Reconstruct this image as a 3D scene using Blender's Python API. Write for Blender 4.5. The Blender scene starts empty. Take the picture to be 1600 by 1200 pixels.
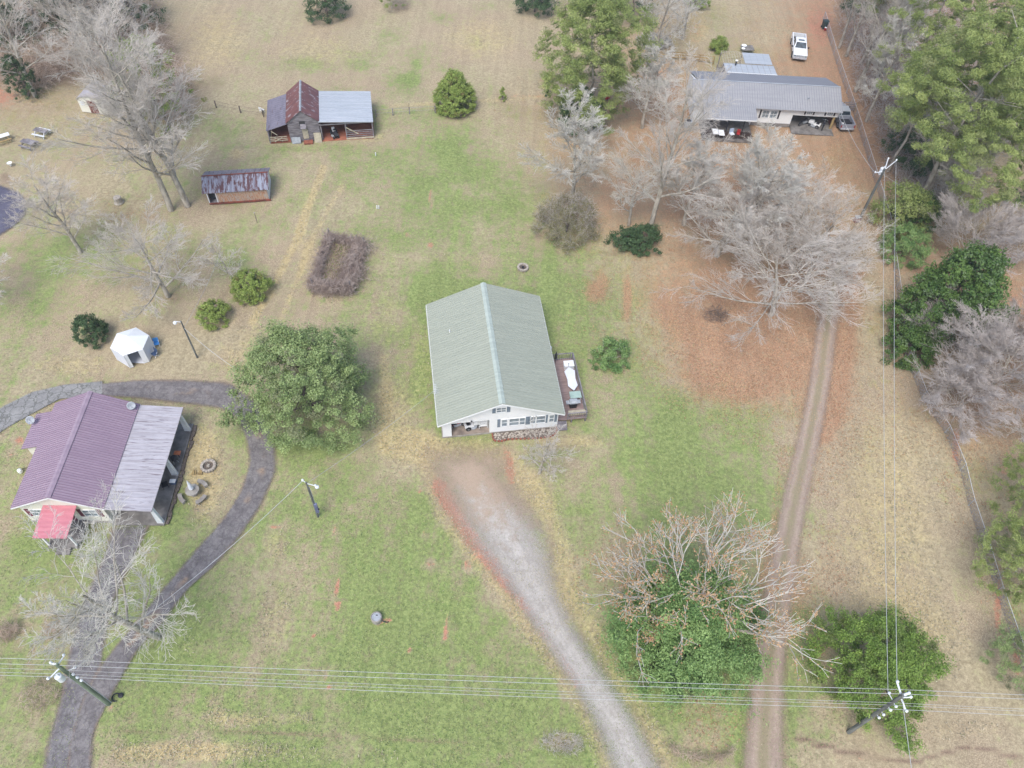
import bpy, bmesh, math, random
import numpy as np
from mathutils import Vector, Matrix
random.seed(7); rng = np.random.default_rng(7)
SC = bpy.context.scene
COL = SC.collection
R = math.radians
# ------------------------------------------------------------------ camera
CAMH = 64.0; FPX = 1220.0; TH = R(37.5); RO = R(3.05)
fw = Vector((0, math.sin(TH), -math.cos(TH))); r0 = Vector((1, 0, 0)); u0 = Vector((0, math.cos(TH), math.sin(TH)))
rt = r0*math.cos(RO)+u0*math.sin(RO); up = -r0*math.sin(RO)+u0*math.cos(RO)
cam = bpy.data.cameras.new('camera'); co = bpy.data.objects.new('camera', cam); COL.objects.link(co)
cam.sensor_width = 36; cam.lens = FPX/1600*36; cam.clip_end = 3000; cam.clip_start = 1
m = Matrix((rt, up, -fw)).transposed().to_4x4(); m.translation = (0, 0, CAMH); co.matrix_world = m
SC.camera = co
# ------------------------------------------------------------------ light
SUN_EL, SUN_ROT = R(58), R(200)
w = bpy.data.worlds.new('World'); SC.world = w; w.use_nodes = True
wn = w.node_tree; bg = wn.nodes['Background']
sky = wn.nodes.new('ShaderNodeTexSky'); sky.sky_type = 'NISHITA'; sky.sun_disc = False
sky.sun_elevation = SUN_EL; sky.sun_rotation = SUN_ROT; sky.air_density = 1.0; sky.dust_density = 2.2; sky.ozone_density = 1.0
wn.links.new(sky.outputs[0], bg.inputs[0]); bg.inputs[1].default_value = 0.15
sl = bpy.data.lights.new('sun', 'SUN'); sl.energy = 1.5; sl.angle = R(28); sl.color = (1, .995, .985)
so = bpy.data.objects.new('sun', sl); COL.objects.link(so)
sd = Vector((math.sin(SUN_ROT)*math.cos(SUN_EL), math.cos(SUN_ROT)*math.cos(SUN_EL), math.sin(SUN_EL)))
so.rotation_euler = sd.to_track_quat('Z', 'Y').to_euler()
SC.view_settings.view_transform = 'Standard'; SC.view_settings.look = 'None'
SC.view_settings.exposure = 0.76; SC.view_settings.gamma = 1
SC.cycles.max_bounces = 6; SC.cycles.transparent_max_bounces = 12

def P(x, y, z=0.0):
    "survey point: photo position (1600 x 1200) to the place at height z"
    d = fw*FPX + rt*(x-800) - up*(y-600); t = (z-CAMH)/d.z
    return Vector((d.x*t, d.y*t, z))

# ------------------------------------------------------------------ materials
def lin(c):
    return tuple(((v/255+.055)/1.055)**2.4 if v/255 > .04045 else v/255/12.92 for v in c)
def A(*c):                      # colour as it should look under this light -> base colour
    return tuple(v*.84 for v in lin(c))
class NT:
    def __init__(s, name):
        s.m = bpy.data.materials.new(name); s.m.use_nodes = True; s.t = s.m.node_tree
        s.b = s.t.nodes['Principled BSDF']; s.b.inputs['Roughness'].default_value = .8
        s.b.inputs['Specular IOR Level'].default_value = .25
    def n(s, t, **k):
        x = s.t.nodes.new(t)
        for a, v in k.items(): setattr(x, a, v)
        return x
    def L(s, a, b): s.t.links.new(a, b)
    def coord(s, scale=(1, 1, 1), rot=0, which='Object'):
        c = s.n('ShaderNodeTexCoord'); mp = s.n('ShaderNodeMapping')
        mp.inputs['Scale'].default_value = scale; mp.inputs['Rotation'].default_value = (0, 0, rot)
        s.L(c.outputs[which], mp.inputs[0]); return mp.outputs[0]
    def geo(s, scale=(1, 1, 1), rot=0):
        c = s.n('ShaderNodeNewGeometry'); mp = s.n('ShaderNodeMapping')
        mp.inputs['Scale'].default_value = scale; mp.inputs['Rotation'].default_value = (0, 0, rot)
        s.L(c.outputs['Position'], mp.inputs[0]); return mp.outputs[0]
    def noise(s, co, sc, det=4, rough=.55):
        x = s.n('ShaderNodeTexNoise'); x.inputs['Scale'].default_value = sc; x.inputs['Detail'].default_value = det
        x.inputs['Roughness'].default_value = rough; s.L(co, x.inputs['Vector']); return x.outputs[0]
    def math(s, op, a, b=0.0, c=None):
        x = s.n('ShaderNodeMath', operation=op)
        for i, v in enumerate((a, b) if c is None else (a, b, c)):
            if hasattr(v, 'links'): s.L(v, x.inputs[i])
            else: x.inputs[i].default_value = v
        return x.outputs[0]
    def ramp(s, v, lo, hi):     # smooth 0..1
        x = s.n('ShaderNodeMapRange', interpolation_type='SMOOTHSTEP')
        x.inputs['From Min'].default_value = lo; x.inputs['From Max'].default_value = hi
        s.L(v, x.inputs['Value']); return x.outputs[0]
    def mix(s, f, a, b, mode='MIX'):
        x = s.n('ShaderNodeMix', data_type='RGBA', blend_type=mode)
        for i, v in ((0, f), (6, a), (7, b)):
            if hasattr(v, 'links'): s.L(v, x.inputs[i])
            elif i == 0: x.inputs[0].default_value = v
            else: x.inputs[i].default_value = (*v[:3], 1)
        return x.outputs[2]
    def base(s, c):
        if hasattr(c, 'links'): s.L(c, s.b.inputs['Base Color'])
        else: s.b.inputs['Base Color'].default_value = (*c[:3], 1)
    def bump(s, h, st=.3, d=.05):
        x = s.n('ShaderNodeBump'); x.inputs['Strength'].default_value = st; x.inputs['Distance'].default_value = d
        s.L(h, x.inputs['Height']); s.L(x.outputs[0], s.b.inputs['Normal'])

def mottle(name, c1, c2, sc=1.5, rough=.8, spec=.25, fine=.12, metal=0, stretch=(1, 1, 1), lo=.35, hi=.65):
    t = NT(name); co_ = t.coord(stretch); n = t.noise(co_, sc, 5, .6)
    c = t.mix(t.ramp(n, lo, hi), c1, c2)
    n2 = t.noise(t.coord(), 14, 3); v = t.math('MULTIPLY_ADD', n2, fine*2, 1-fine)
    mm = t.n('ShaderNodeVectorMath', operation='SCALE'); t.L(c, mm.inputs[0]); t.L(v, mm.inputs['Scale'])
    t.base(mm.outputs[0]); t.b.inputs['Roughness'].default_value = rough; t.b.inputs['Specular IOR Level'].default_value = spec
    t.b.inputs['Metallic'].default_value = metal
    return t.m
MT = {}
def M(name):
    return MT[name]
MT['white'] = mottle('white_siding', (.80, .80, .79), (.74, .75, .74), .8)
MT['cream'] = mottle('cream_siding', (.74, .72, .62), (.68, .66, .56), .8)
MT['whitemetal'] = mottle('white_metal', (.72, .74, .75), (.62, .64, .66), 2, .5)
MT['galv'] = mottle('galvanised', (.42, .44, .46), (.30, .32, .34), 3, .5)
MT['dark'] = mottle('opening_shade', (.035, .035, .04), (.05, .05, .05), 3)  # near-black colour painted as the shade inside openings
MT['black'] = mottle('black_plastic', (.02, .02, .025), (.04, .04, .045), 3, .5)
MT['glass'] = mottle('window_glass', (.16, .20, .23), (.30, .35, .38), 1.2, .12, .6)
MT['carglass'] = mottle('car_glass', (.015, .02, .03), (.06, .09, .11), 1.5, .08, .7)
MT['shutterblue'] = mottle('slate_shutter', (.16, .20, .24), (.20, .24, .28), 3)
MT['shuttermaroon'] = mottle('maroon_shutter', (.16, .05, .07), (.20, .07, .09), 3)
MT['shutterblack'] = mottle('black_shutter', (.03, .025, .03), (.05, .04, .05), 3)
MT['concrete'] = mottle('concrete', A(178, 172, 162), A(150, 143, 135), 1.5, .9, fine=.2)
MT['slab'] = mottle('slab', A(150, 145, 140), A(112, 108, 104), .9, .9, fine=.2)
MT['garagefloor'] = mottle('garage_floor', A(176, 160, 145), A(130, 118, 108), .9, .9, fine=.15)
MT['brick'] = mottle('brick', A(170, 105, 85), A(140, 90, 75), 4, .9, fine=.3)
MT['oldwood'] = mottle('weathered_wood', A(160, 155, 158), A(118, 112, 116), 1.2, .9, stretch=(1, 1, 5), fine=.25)
MT['oldwood_light'] = mottle('pale_boards', A(205, 196, 170), A(180, 170, 150), 2, .9)
MT['treatedwood'] = mottle('tan_lumber', A(190, 165, 115), A(160, 135, 95), 2, .9)
MT['redboard'] = mottle('red_brown_wood', A(150, 85, 70), A(110, 70, 62), 2, .9)
MT['deck'] = None
MT['redclay'] = mottle('red_clay_floor', A(185, 118, 92), A(150, 96, 80), 1, .95)
MT['polewood'] = mottle('treated_pole', A(146, 158, 136), A(112, 124, 106), 1.5, .9, stretch=(3, 3, .5), fine=.2)
MT['polegrey'] = mottle('weathered_pole', A(134, 136, 130), A(96, 98, 96), 1.5, .9, stretch=(3, 3, .5), fine=.2)
MT['wire'] = mottle('aluminium_wire', (.50, .51, .50), (.42, .43, .42), 1, .5)
MT['porcelain'] = mottle('pale_porcelain', (.75, .77, .78), (.65, .68, .70), 3, .4)
MT['bluegrey'] = mottle('meter_box_grey', A(125, 130, 160), A(100, 105, 135), 3)
MT['blue'] = mottle('blue_fabric', (.05, .22, .55), (.08, .30, .60), 4)
MT['navy'] = mottle('navy_fabric', (.04, .07, .14), (.07, .11, .2), 4)
MT['orange'] = mottle('orange_plastic', (.5, .14, .05), (.55, .2, .1), 4)
MT['red'] = mottle('red_paint', (.4, .03, .03), (.3, .03, .03), 4)
MT['truckwhite'] = mottle('white_car_paint', (.78, .79, .80), (.74, .75, .76), 1, .25, .5, fine=.03)
MT['trucksilver'] = mottle('silver_car_paint', (.33, .34, .38), (.28, .29, .33), 1, .3, .5, fine=.05)
MT['trucktop'] = mottle('pale_cab_paint', (.42, .44, .46), (.36, .38, .40), 1, .3, .5, fine=.05)
MT['tyre'] = mottle('tyre_rubber', (.02, .02, .02), (.04, .04, .04), 5, .9)
MT['chrome'] = mottle('rim_metal', (.5, .5, .52), (.35, .35, .37), 4, .35, .6)
MT['binblue'] = mottle('slate_plastic', A(95, 100, 118), A(80, 85, 100), 3, .5)
MT['bingreen'] = mottle('dark_green_plastic', (.03, .05, .045), (.04, .065, .06), 3, .5)
MT['stone'] = mottle('pale_stone', A(200, 190, 175), A(160, 150, 140), 6, .9, fine=.3)
MT['tentpanel'] = mottle('white_canvas', (.72, .74, .78), (.66, .68, .73), 1.2, .7)
MT['tentroof'] = mottle('white_canvas_top', (.80, .82, .82), (.76, .78, .79), 1.2, .7)
MT['ash'] = mottle('ash', A(130, 118, 108), A(98, 88, 80), 8, .95)
MT['bark'] = mottle('grey_bark', A(200, 191, 176), A(154, 146, 132), 2.5, .95, stretch=(1, 1, .4), fine=.25)
MT['barkdark'] = mottle('brown_bark', A(136, 124, 116), A(100, 90, 84), 2.5, .95, stretch=(1, 1, .4), fine=.25)
MT['twig'] = mottle('pale_twigs', A(228, 219, 207), A(200, 191, 180), .5, .95)
MT['twigpale'] = mottle('lichened_twigs', A(234, 229, 217), A(207, 201, 190), .5, .95)
MT['twiggrey'] = mottle('grey_twigs', A(220, 209, 200), A(188, 178, 170), .5, .95)
MT['twigbrown'] = mottle('brown_stems', A(228, 205, 184), A(190, 168, 150), .9, .95)
MT['twigpurple'] = mottle('grey_purple_stems', A(206, 188, 176), A(162, 144, 134), .9, .95)

def foliage_mat(name, dark, light, third=None):
    t = NT(name); a = t.n('ShaderNodeAttribute', attribute_name='tone')
    c = t.mix(a.outputs['Fac'], dark, light)
    if third:
        a2 = t.n('ShaderNodeAttribute', attribute_name='tint'); c = t.mix(a2.outputs['Fac'], c, third)
    t.base(c); t.b.inputs['Roughness'].default_value = .6; t.b.inputs['Specular IOR Level'].default_value = .3
    tr = t.n('ShaderNodeBsdfTranslucent'); t.L(c, tr.inputs[0]); mx = t.n('ShaderNodeMixShader'); mx.inputs[0].default_value = .25
    out = t.t.nodes['Material Output']; t.L(t.b.outputs[0], mx.inputs[1]); t.L(tr.outputs[0], mx.inputs[2]); t.L(mx.outputs[0], out.inputs[0])
    return t.m
MT['cedar'] = foliage_mat('cedar_foliage', (.15, .22, .08), (.43, .53, .22), (.24, .24, .14))
MT['cedarbright'] = foliage_mat('green_cedar_foliage', (.10, .19, .035), (.32, .45, .10), (.14, .16, .06))
MT['pine'] = foliage_mat('pine_needles', (.12, .18, .04), (.46, .52, .18), (.28, .30, .13))
MT['laurel'] = foliage_mat('laurel_foliage', (.10, .20, .06), (.36, .50, .18), (.10, .20, .06))
MT['magnolia'] = foliage_mat('magnolia_leaves', (.04, .10, .025), (.16, .25, .06), (.20, .26, .14))
MT['darkgreen'] = foliage_mat('dark_evergreen', (.035, .08, .03), (.12, .19, .08), (.10, .13, .06))
MT['boxwood'] = foliage_mat('clipped_shrub', (.15, .22, .045), (.42, .52, .14), (.24, .20, .08))
MT['deadleaf'] = foliage_mat('dead_leaves', (.46, .28, .14), (.68, .46, .27), (.40, .2, .1))
MT['olive'] = foliage_mat('olive_foliage', (.16, .15, .06), (.32, .30, .14), (.25, .2, .12))
MT['weed'] = foliage_mat('weed_leaves', (.10, .18, .05), (.26, .36, .13), (.3, .27, .16))

def ribbed(name, c1, c2, sc=.6, c3=None, rough=.45, streak=(.4, 6, 1), lo=.35, hi=.65, t3=(.58, .66)):
    t = NT(name); n = t.noise(t.coord(streak), sc, 5, .6); c = t.mix(t.ramp(n, lo, hi), c1, c2)
    if c3:
        n3 = t.noise(t.coord((streak[0]*.8, streak[1]*.6, 1)), sc*1.7, 6, .65); c = t.mix(t.ramp(n3, *t3), c, c3)
    n2 = t.noise(t.coord(), 3, 4); v = t.math('MULTIPLY_ADD', n2, .2, .9)
    mm = t.n('ShaderNodeVectorMath', operation='SCALE'); t.L(c, mm.inputs[0]); t.L(v, mm.inputs['Scale'])
    t.base(mm.outputs[0]); t.b.inputs['Roughness'].default_value = rough; t.b.inputs['Specular IOR Level'].default_value = .35
    return t.m
MT['roofgreen'] = ribbed('sage_metal_roof', A(176, 180, 163), A(168, 172, 156))
MT['roofgreenrib'] = ribbed('sage_metal_ribs', A(172, 176, 160), A(164, 169, 153))
MT['ridgegreen'] = ribbed('sage_ridge_cap', A(192, 202, 190), A(178, 188, 177))
MT['roofpurple'] = ribbed('plum_metal_roof', A(174, 153, 166), A(162, 141, 155), .5)
MT['roofpurplerib'] = ribbed('plum_metal_ribs', A(142, 118, 136), A(150, 126, 144), .5)
MT['roofcar'] = ribbed('whitewashed_metal_roof', A(200, 196, 200), A(174, 168, 172), 1.1, A(136, 126, 130), t3=(.56, .66))
MT['roofred'] = ribbed('faded_red_metal_roof', A(216, 142, 150), A(204, 128, 138), .8)
MT['roofgrey'] = ribbed('grey_metal_roof', A(170, 169, 170), A(160, 160, 162), .5)
MT['roofgreyrib'] = ribbed('grey_metal_ribs', A(142, 144, 153), A(148, 150, 158), .5)
MT['rooflight'] = ribbed('pale_galvanised_roof', A(192, 197, 203), A(178, 184, 190), .5)
MT['rust'] = ribbed('rusted_roof_sheets', A(132, 84, 80), A(112, 72, 72), .8, A(168, 156, 160), streak=(.6, 2.2, 1), t3=(.55, .63))
MT['rustgrey'] = ribbed('aged_tin_sheets', A(140, 134, 146), A(122, 116, 128), .7, A(112, 84, 84), streak=(3, .6, 1), t3=(.6, .7))
MT['shedroof'] = ribbed('rust_streaked_tin', A(160, 165, 178), A(128, 122, 134), 1.0, A(98, 66, 68), streak=(2.4, .35, 1), t3=(.48, .56))
MT['shedwall'] = ribbed('rusty_tin_wall', A(175, 168, 160), A(190, 150, 120), 1.2, A(170, 112, 80), streak=(5, 1, .6), t3=(.5, .6))
def deckmat():
    t = NT('deck_boards'); wv = t.n('ShaderNodeTexWave', wave_type='BANDS', bands_direction='Y'); wv.inputs['Scale'].default_value = 2.2
    wv.inputs['Distortion'].default_value = .3
    t.L(t.coord(), wv.inputs['Vector']); n = t.noise(t.coord((.5, 5, 1)), 2, 4)
    c = t.mix(t.ramp(n, .3, .7), A(178, 156, 150), A(150, 128, 122)); c = t.mix(t.ramp(wv.outputs['Fac'], .0, .25), A(124, 104, 100), c)
    t.base(c); return t.m
MT['deck'] = deckmat()

# ------------------------------------------------------------------ mesh helpers
class MB:
    def __init__(s): s.v = []; s.f = []
    def add(s, vs, fs):
        o = len(s.v); s.v += [tuple(p) for p in vs]; s.f += [tuple(o+i for i in f) for f in fs]; return s
    def box(s, x0, x1, y0, y1, z0, z1):
        return s.add([(x, y, z) for z in (z0, z1) for y in (y0, y1) for x in (x0, x1)],
                     [(0, 2, 3, 1), (4, 5, 7, 6), (0, 1, 5, 4), (2, 6, 7, 3), (0, 4, 6, 2), (1, 3, 7, 5)])
    def obox(s, c, size, rz=0, rx=0, ry=0):
        from mathutils import Euler
        m_ = Euler((rx, ry, rz)).to_matrix(); c = Vector(c); h = [v/2 for v in size]
        return s.add([c+m_ @ Vector((x*h[0], y*h[1], z*h[2])) for z in (-1, 1) for y in (-1, 1) for x in (-1, 1)],
                     [(0, 2, 3, 1), (4, 5, 7, 6), (0, 1, 5, 4), (2, 6, 7, 3), (0, 4, 6, 2), (1, 3, 7, 5)])
    def slab(s, quad, th):      # quad of 4 points, thickened downward along z
        q = [Vector(p) for p in quad]; d = Vector((0, 0, -th))
        return s.add(q+[p+d for p in q], [(0, 1, 2, 3), (7, 6, 5, 4), (0, 4, 5, 1), (1, 5, 6, 2), (2, 6, 7, 3), (3, 7, 4, 0)])
    def prism(s, poly, a, b, ax):   # polygon in the plane normal to axis ax, from a to b
        n = len(poly)
        def pt(p, t):
            return (t, p[0], p[1]) if ax == 0 else ((p[0], t, p[1]) if ax == 1 else (p[0], p[1], t))
        return s.add([pt(p, a) for p in poly]+[pt(p, b) for p in poly],
                     [tuple(range(n)), tuple(range(2*n-1, n-1, -1))]+[(i, i+n, (i+1) % n+n, (i+1) % n) for i in range(n)])
    def tube(s, pts, rad, n=8, cap=True):
        pts = [Vector(p) for p in pts]; rs = rad if hasattr(rad, '__len__') else [rad]*len(pts); rings = []
        for i, p in enumerate(pts):
            d = (pts[min(i+1, len(pts)-1)]-pts[max(i-1, 0)]).normalized()
            a = d.cross(Vector((0, 0, 1))) if abs(d.z) < .95 else d.cross(Vector((1, 0, 0))); a.normalize(); b = d.cross(a)
            rings.append([p+(a*math.cos(2*math.pi*k/n)+b*math.sin(2*math.pi*k/n))*rs[i] for k in range(n)])
        fs = [(i*n+k, i*n+(k+1) % n, (i+1)*n+(k+1) % n, (i+1)*n+k) for i in range(len(pts)-1) for k in range(n)]
        if cap: fs += [tuple(range(n-1, -1, -1)), tuple((len(pts)-1)*n+k for k in range(n))]
        return s.add([v for r_ in rings for v in r_], fs)
    def lathe(s, prof, c=(0, 0, 0), n=16, axis='z'):
        vs = []
        for r_, z in prof:
            for k in range(n):
                a = 2*math.pi*k/n; x, y = r_*math.cos(a), r_*math.sin(a)
                p = (x, y, z) if axis == 'z' else ((x, z, y) if axis == 'y' else (z, x, y))
                vs.append((c[0]+p[0], c[1]+p[1], c[2]+p[2]))
        fs = [(i*n+k, i*n+(k+1) % n, (i+1)*n+(k+1) % n, (i+1)*n+k) for i in range(len(prof)-1) for k in range(n)]
        fs += [tuple(range(n-1, -1, -1)), tuple((len(prof)-1)*n+k for k in range(n))]
        return s.add(vs, fs)
    def build(s, name, mat, parent=None, smooth=False, bevel=0):
        me = bpy.data.meshes.new(name); me.from_pydata(s.v, [], s.f); me.materials.append(mat)
        b = bmesh.new(); b.from_mesh(me); bmesh.ops.recalc_face_normals(b, faces=b.faces); b.to_mesh(me); b.free()
        if smooth: me.polygons.foreach_set('use_smooth', [True]*len(me.polygons))
        o = bpy.data.objects.new(name, me); COL.objects.link(o); o.parent = parent
        if bevel:
            bv = o.modifiers.new('bevel', 'BEVEL'); bv.width = bevel; bv.segments = 2
        return o
def bx(name, mat, parent, *a, bevel=0): return MB().box(*a).build(name, mat, parent, bevel=bevel)
def tag(o, label=None, cat=None, group=None, kind=None):
    for k, v in (('label', label), ('category', cat), ('group', group), ('kind', kind)):
        if v: o[k] = v
    return o
def thing(name, label, cat, loc, rz=0, group=None):
    o = bpy.data.objects.new(name, None); COL.objects.link(o); o.location = loc; o.rotation_euler = (0, 0, rz)
    o.empty_display_size = .3
    return tag(o, label, cat, group)
def copy_tree(o, parent=None):
    c = o.copy(); COL.objects.link(c); c.parent = parent
    for ch in list(o.children): copy_tree(ch, c)
    return c
def np_mesh(name, V, F, mat, parent=None, attrs=None, smooth=False):
    me = bpy.data.meshes.new(name); k = F.shape[1]
    me.vertices.add(len(V)); me.vertices.foreach_set('co', V.astype(np.float32).ravel())
    me.loops.add(F.size); me.loops.foreach_set('vertex_index', F.astype(np.int32).ravel())
    me.polygons.add(len(F)); me.polygons.foreach_set('loop_start', np.arange(0, F.size, k, dtype=np.int32))
    if smooth: me.polygons.foreach_set('use_smooth', np.ones(len(F), bool))
    for an, av in (attrs or {}).items():
        if av.ndim == 1:
            at = me.attributes.new(an, 'FLOAT', 'POINT'); at.data.foreach_set('value', av.astype(np.float32))
        else:
            at = me.attributes.new(an, 'FLOAT_COLOR', 'POINT'); at.data.foreach_set('color', av.astype(np.float32).ravel())
    me.update(calc_edges=True); me.validate(); me.materials.append(mat)
    o = bpy.data.objects.new(name, me); COL.objects.link(o); o.parent = parent
    return o
def norm(a): return a/np.maximum(np.linalg.norm(a, axis=-1, keepdims=True), 1e-9)
def seg_mesh(name, segs, mat, parent, n=3):
    s = np.array(segs, float); p0, p1, ra, rb = s[:, :3], s[:, 3:6], s[:, 6], s[:, 7]
    d = norm(p1-p0); ref = np.where(np.abs(d[:, 2:3]) < .9, np.array([[0, 0, 1.]]), np.array([[1., 0, 0]]))
    a = norm(np.cross(d, ref)); b = np.cross(d, a); V = []
    for p, r_ in ((p0, ra), (p1, rb)):
        for k in range(n):
            t = 2*math.pi*k/n; V.append(p+(a*math.cos(t)+b*math.sin(t))*r_[:, None])
    V = np.stack(V, 1).reshape(-1, 3); base = np.arange(len(s))[:, None]*2*n
    F = np.concatenate([base+np.array([[k, (k+1) % n, n+(k+1) % n, n+k]]) for k in range(n)], 0)
    return np_mesh(name, V, F, mat, parent, smooth=True)
def leaf_mesh(name, pos, nrm, size, aspect, tone, tint, mat, parent, spread=.8):
    N = len(pos); nn = norm(nrm+rng.normal(0, spread, (N, 3))); t = norm(np.cross(nn, rng.normal(0, 1, (N, 3)))); b = np.cross(nn, t)
    sz = size*rng.uniform(.65, 1.35, N); hx = (t*(sz*.5)[:, None]); hy = (b*(sz*.5*aspect)[:, None])
    V = np.stack([pos-hx, pos-hy, pos+hx, pos+hy], 1).reshape(-1, 3)
    F = np.arange(N)[:, None]*4+np.array([[0, 1, 2, 3]])
    return np_mesh(name, V, F, mat, parent, {'tone': np.repeat(tone, 4), 'tint': np.repeat(tint, 4)})

# ------------------------------------------------------------------ ground
def rows(txt): return np.array([[int(c) for c in r_.split()] for r_ in txt.strip().split('\n')], float)/9
GREEN = rows("""1 1 1 1 1 1 2 1 1 2 2 1 1 2 3 1 0 0 0 0 0
1 1 1 1 2 2 3 3 3 2 1 1 1 2 4 2 0 0 0 0 1
3 3 2 2 3 2 3 4 4 3 2 2 1 1 1 1 0 0 0 0 0
3 3 3 3 4 4 3 4 6 6 4 1 1 1 1 1 0 0 1 1 1
2 3 3 3 2 3 4 4 6 6 7 2 1 1 1 1 1 1 1 1 1
4 6 5 4 4 4 3 3 5 5 5 6 4 2 1 1 1 1 1 1 1
5 5 3 3 1 3 4 5 6 7 7 8 7 3 1 1 1 2 1 1 1
4 3 2 1 2 3 3 4 6 7 7 6 5 4 2 1 1 2 1 1 1
4 4 4 3 4 5 5 4 7 6 5 5 6 6 5 4 2 2 2 1 1
5 4 3 3 3 5 6 4 3 6 4 4 6 8 7 6 2 2 2 2 2
4 5 5 4 4 5 6 6 7 5 4 5 5 7 7 6 2 2 2 2 3
5 5 6 6 7 5 4 8 8 6 4 6 3 6 6 3 2 2 1 2 2
5 5 6 7 6 5 5 7 8 7 4 6 5 8 7 5 3 1 1 2 4
6 6 6 8 7 5 6 7 8 7 6 6 8 8 6 6 4 1 1 1 3
5 6 7 6 6 7 6 7 8 8 8 7 8 7 5 7 4 2 1 1 1
5 5 4 4 4 7 7 7 8 8 7 7 6 5 4 5 2 1 1 1 1""")
LEAF = rows("""3 4 5 3 1 1 1 1 0 0 0 1 3 3 3 3 7 8 8 8 6
4 4 5 3 1 0 0 0 0 0 0 2 4 4 2 4 8 8 7 7 6
4 3 2 2 1 0 0 0 0 0 2 4 6 7 5 6 8 8 7 6 5
1 1 1 1 0 0 0 0 0 0 1 4 5 6 5 5 6 8 5 3 2
0 1 1 1 1 1 0 0 0 0 0 4 6 5 5 5 5 5 4 3 3
0 0 1 2 1 0 0 0 0 0 0 1 3 5 6 6 6 3 6 5 5
0 0 0 1 1 0 0 0 0 0 0 1 2 6 8 8 7 3 5 6 7
0 0 0 1 1 0 0 0 1 0 0 1 1 4 7 8 7 2 3 5 6
0 0 0 0 0 0 0 0 0 0 0 0 0 1 2 3 6 2 3 6 5
0 0 0 0 0 0 0 0 0 0 0 0 0 0 0 1 3 1 1 3 3
0 0 0 0 0 0 0 0 0 0 1 0 1 0 0 0 1 0 0 2 3
0 0 0 0 0 0 0 0 0 0 1 1 2 1 1 2 2 0 0 1 2
0 0 1 0 0 0 0 0 0 0 0 1 1 0 1 2 2 0 0 1 2
0 0 0 0 0 0 0 0 0 0 1 0 0 0 1 1 1 0 0 0 1
0 0 0 0 0 0 0 0 0 0 0 0 1 1 2 1 0 0 0 0 0
0 0 0 0 0 0 0 0 0 0 0 0 0 0 1 0 0 1 0 0 0""")
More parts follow.
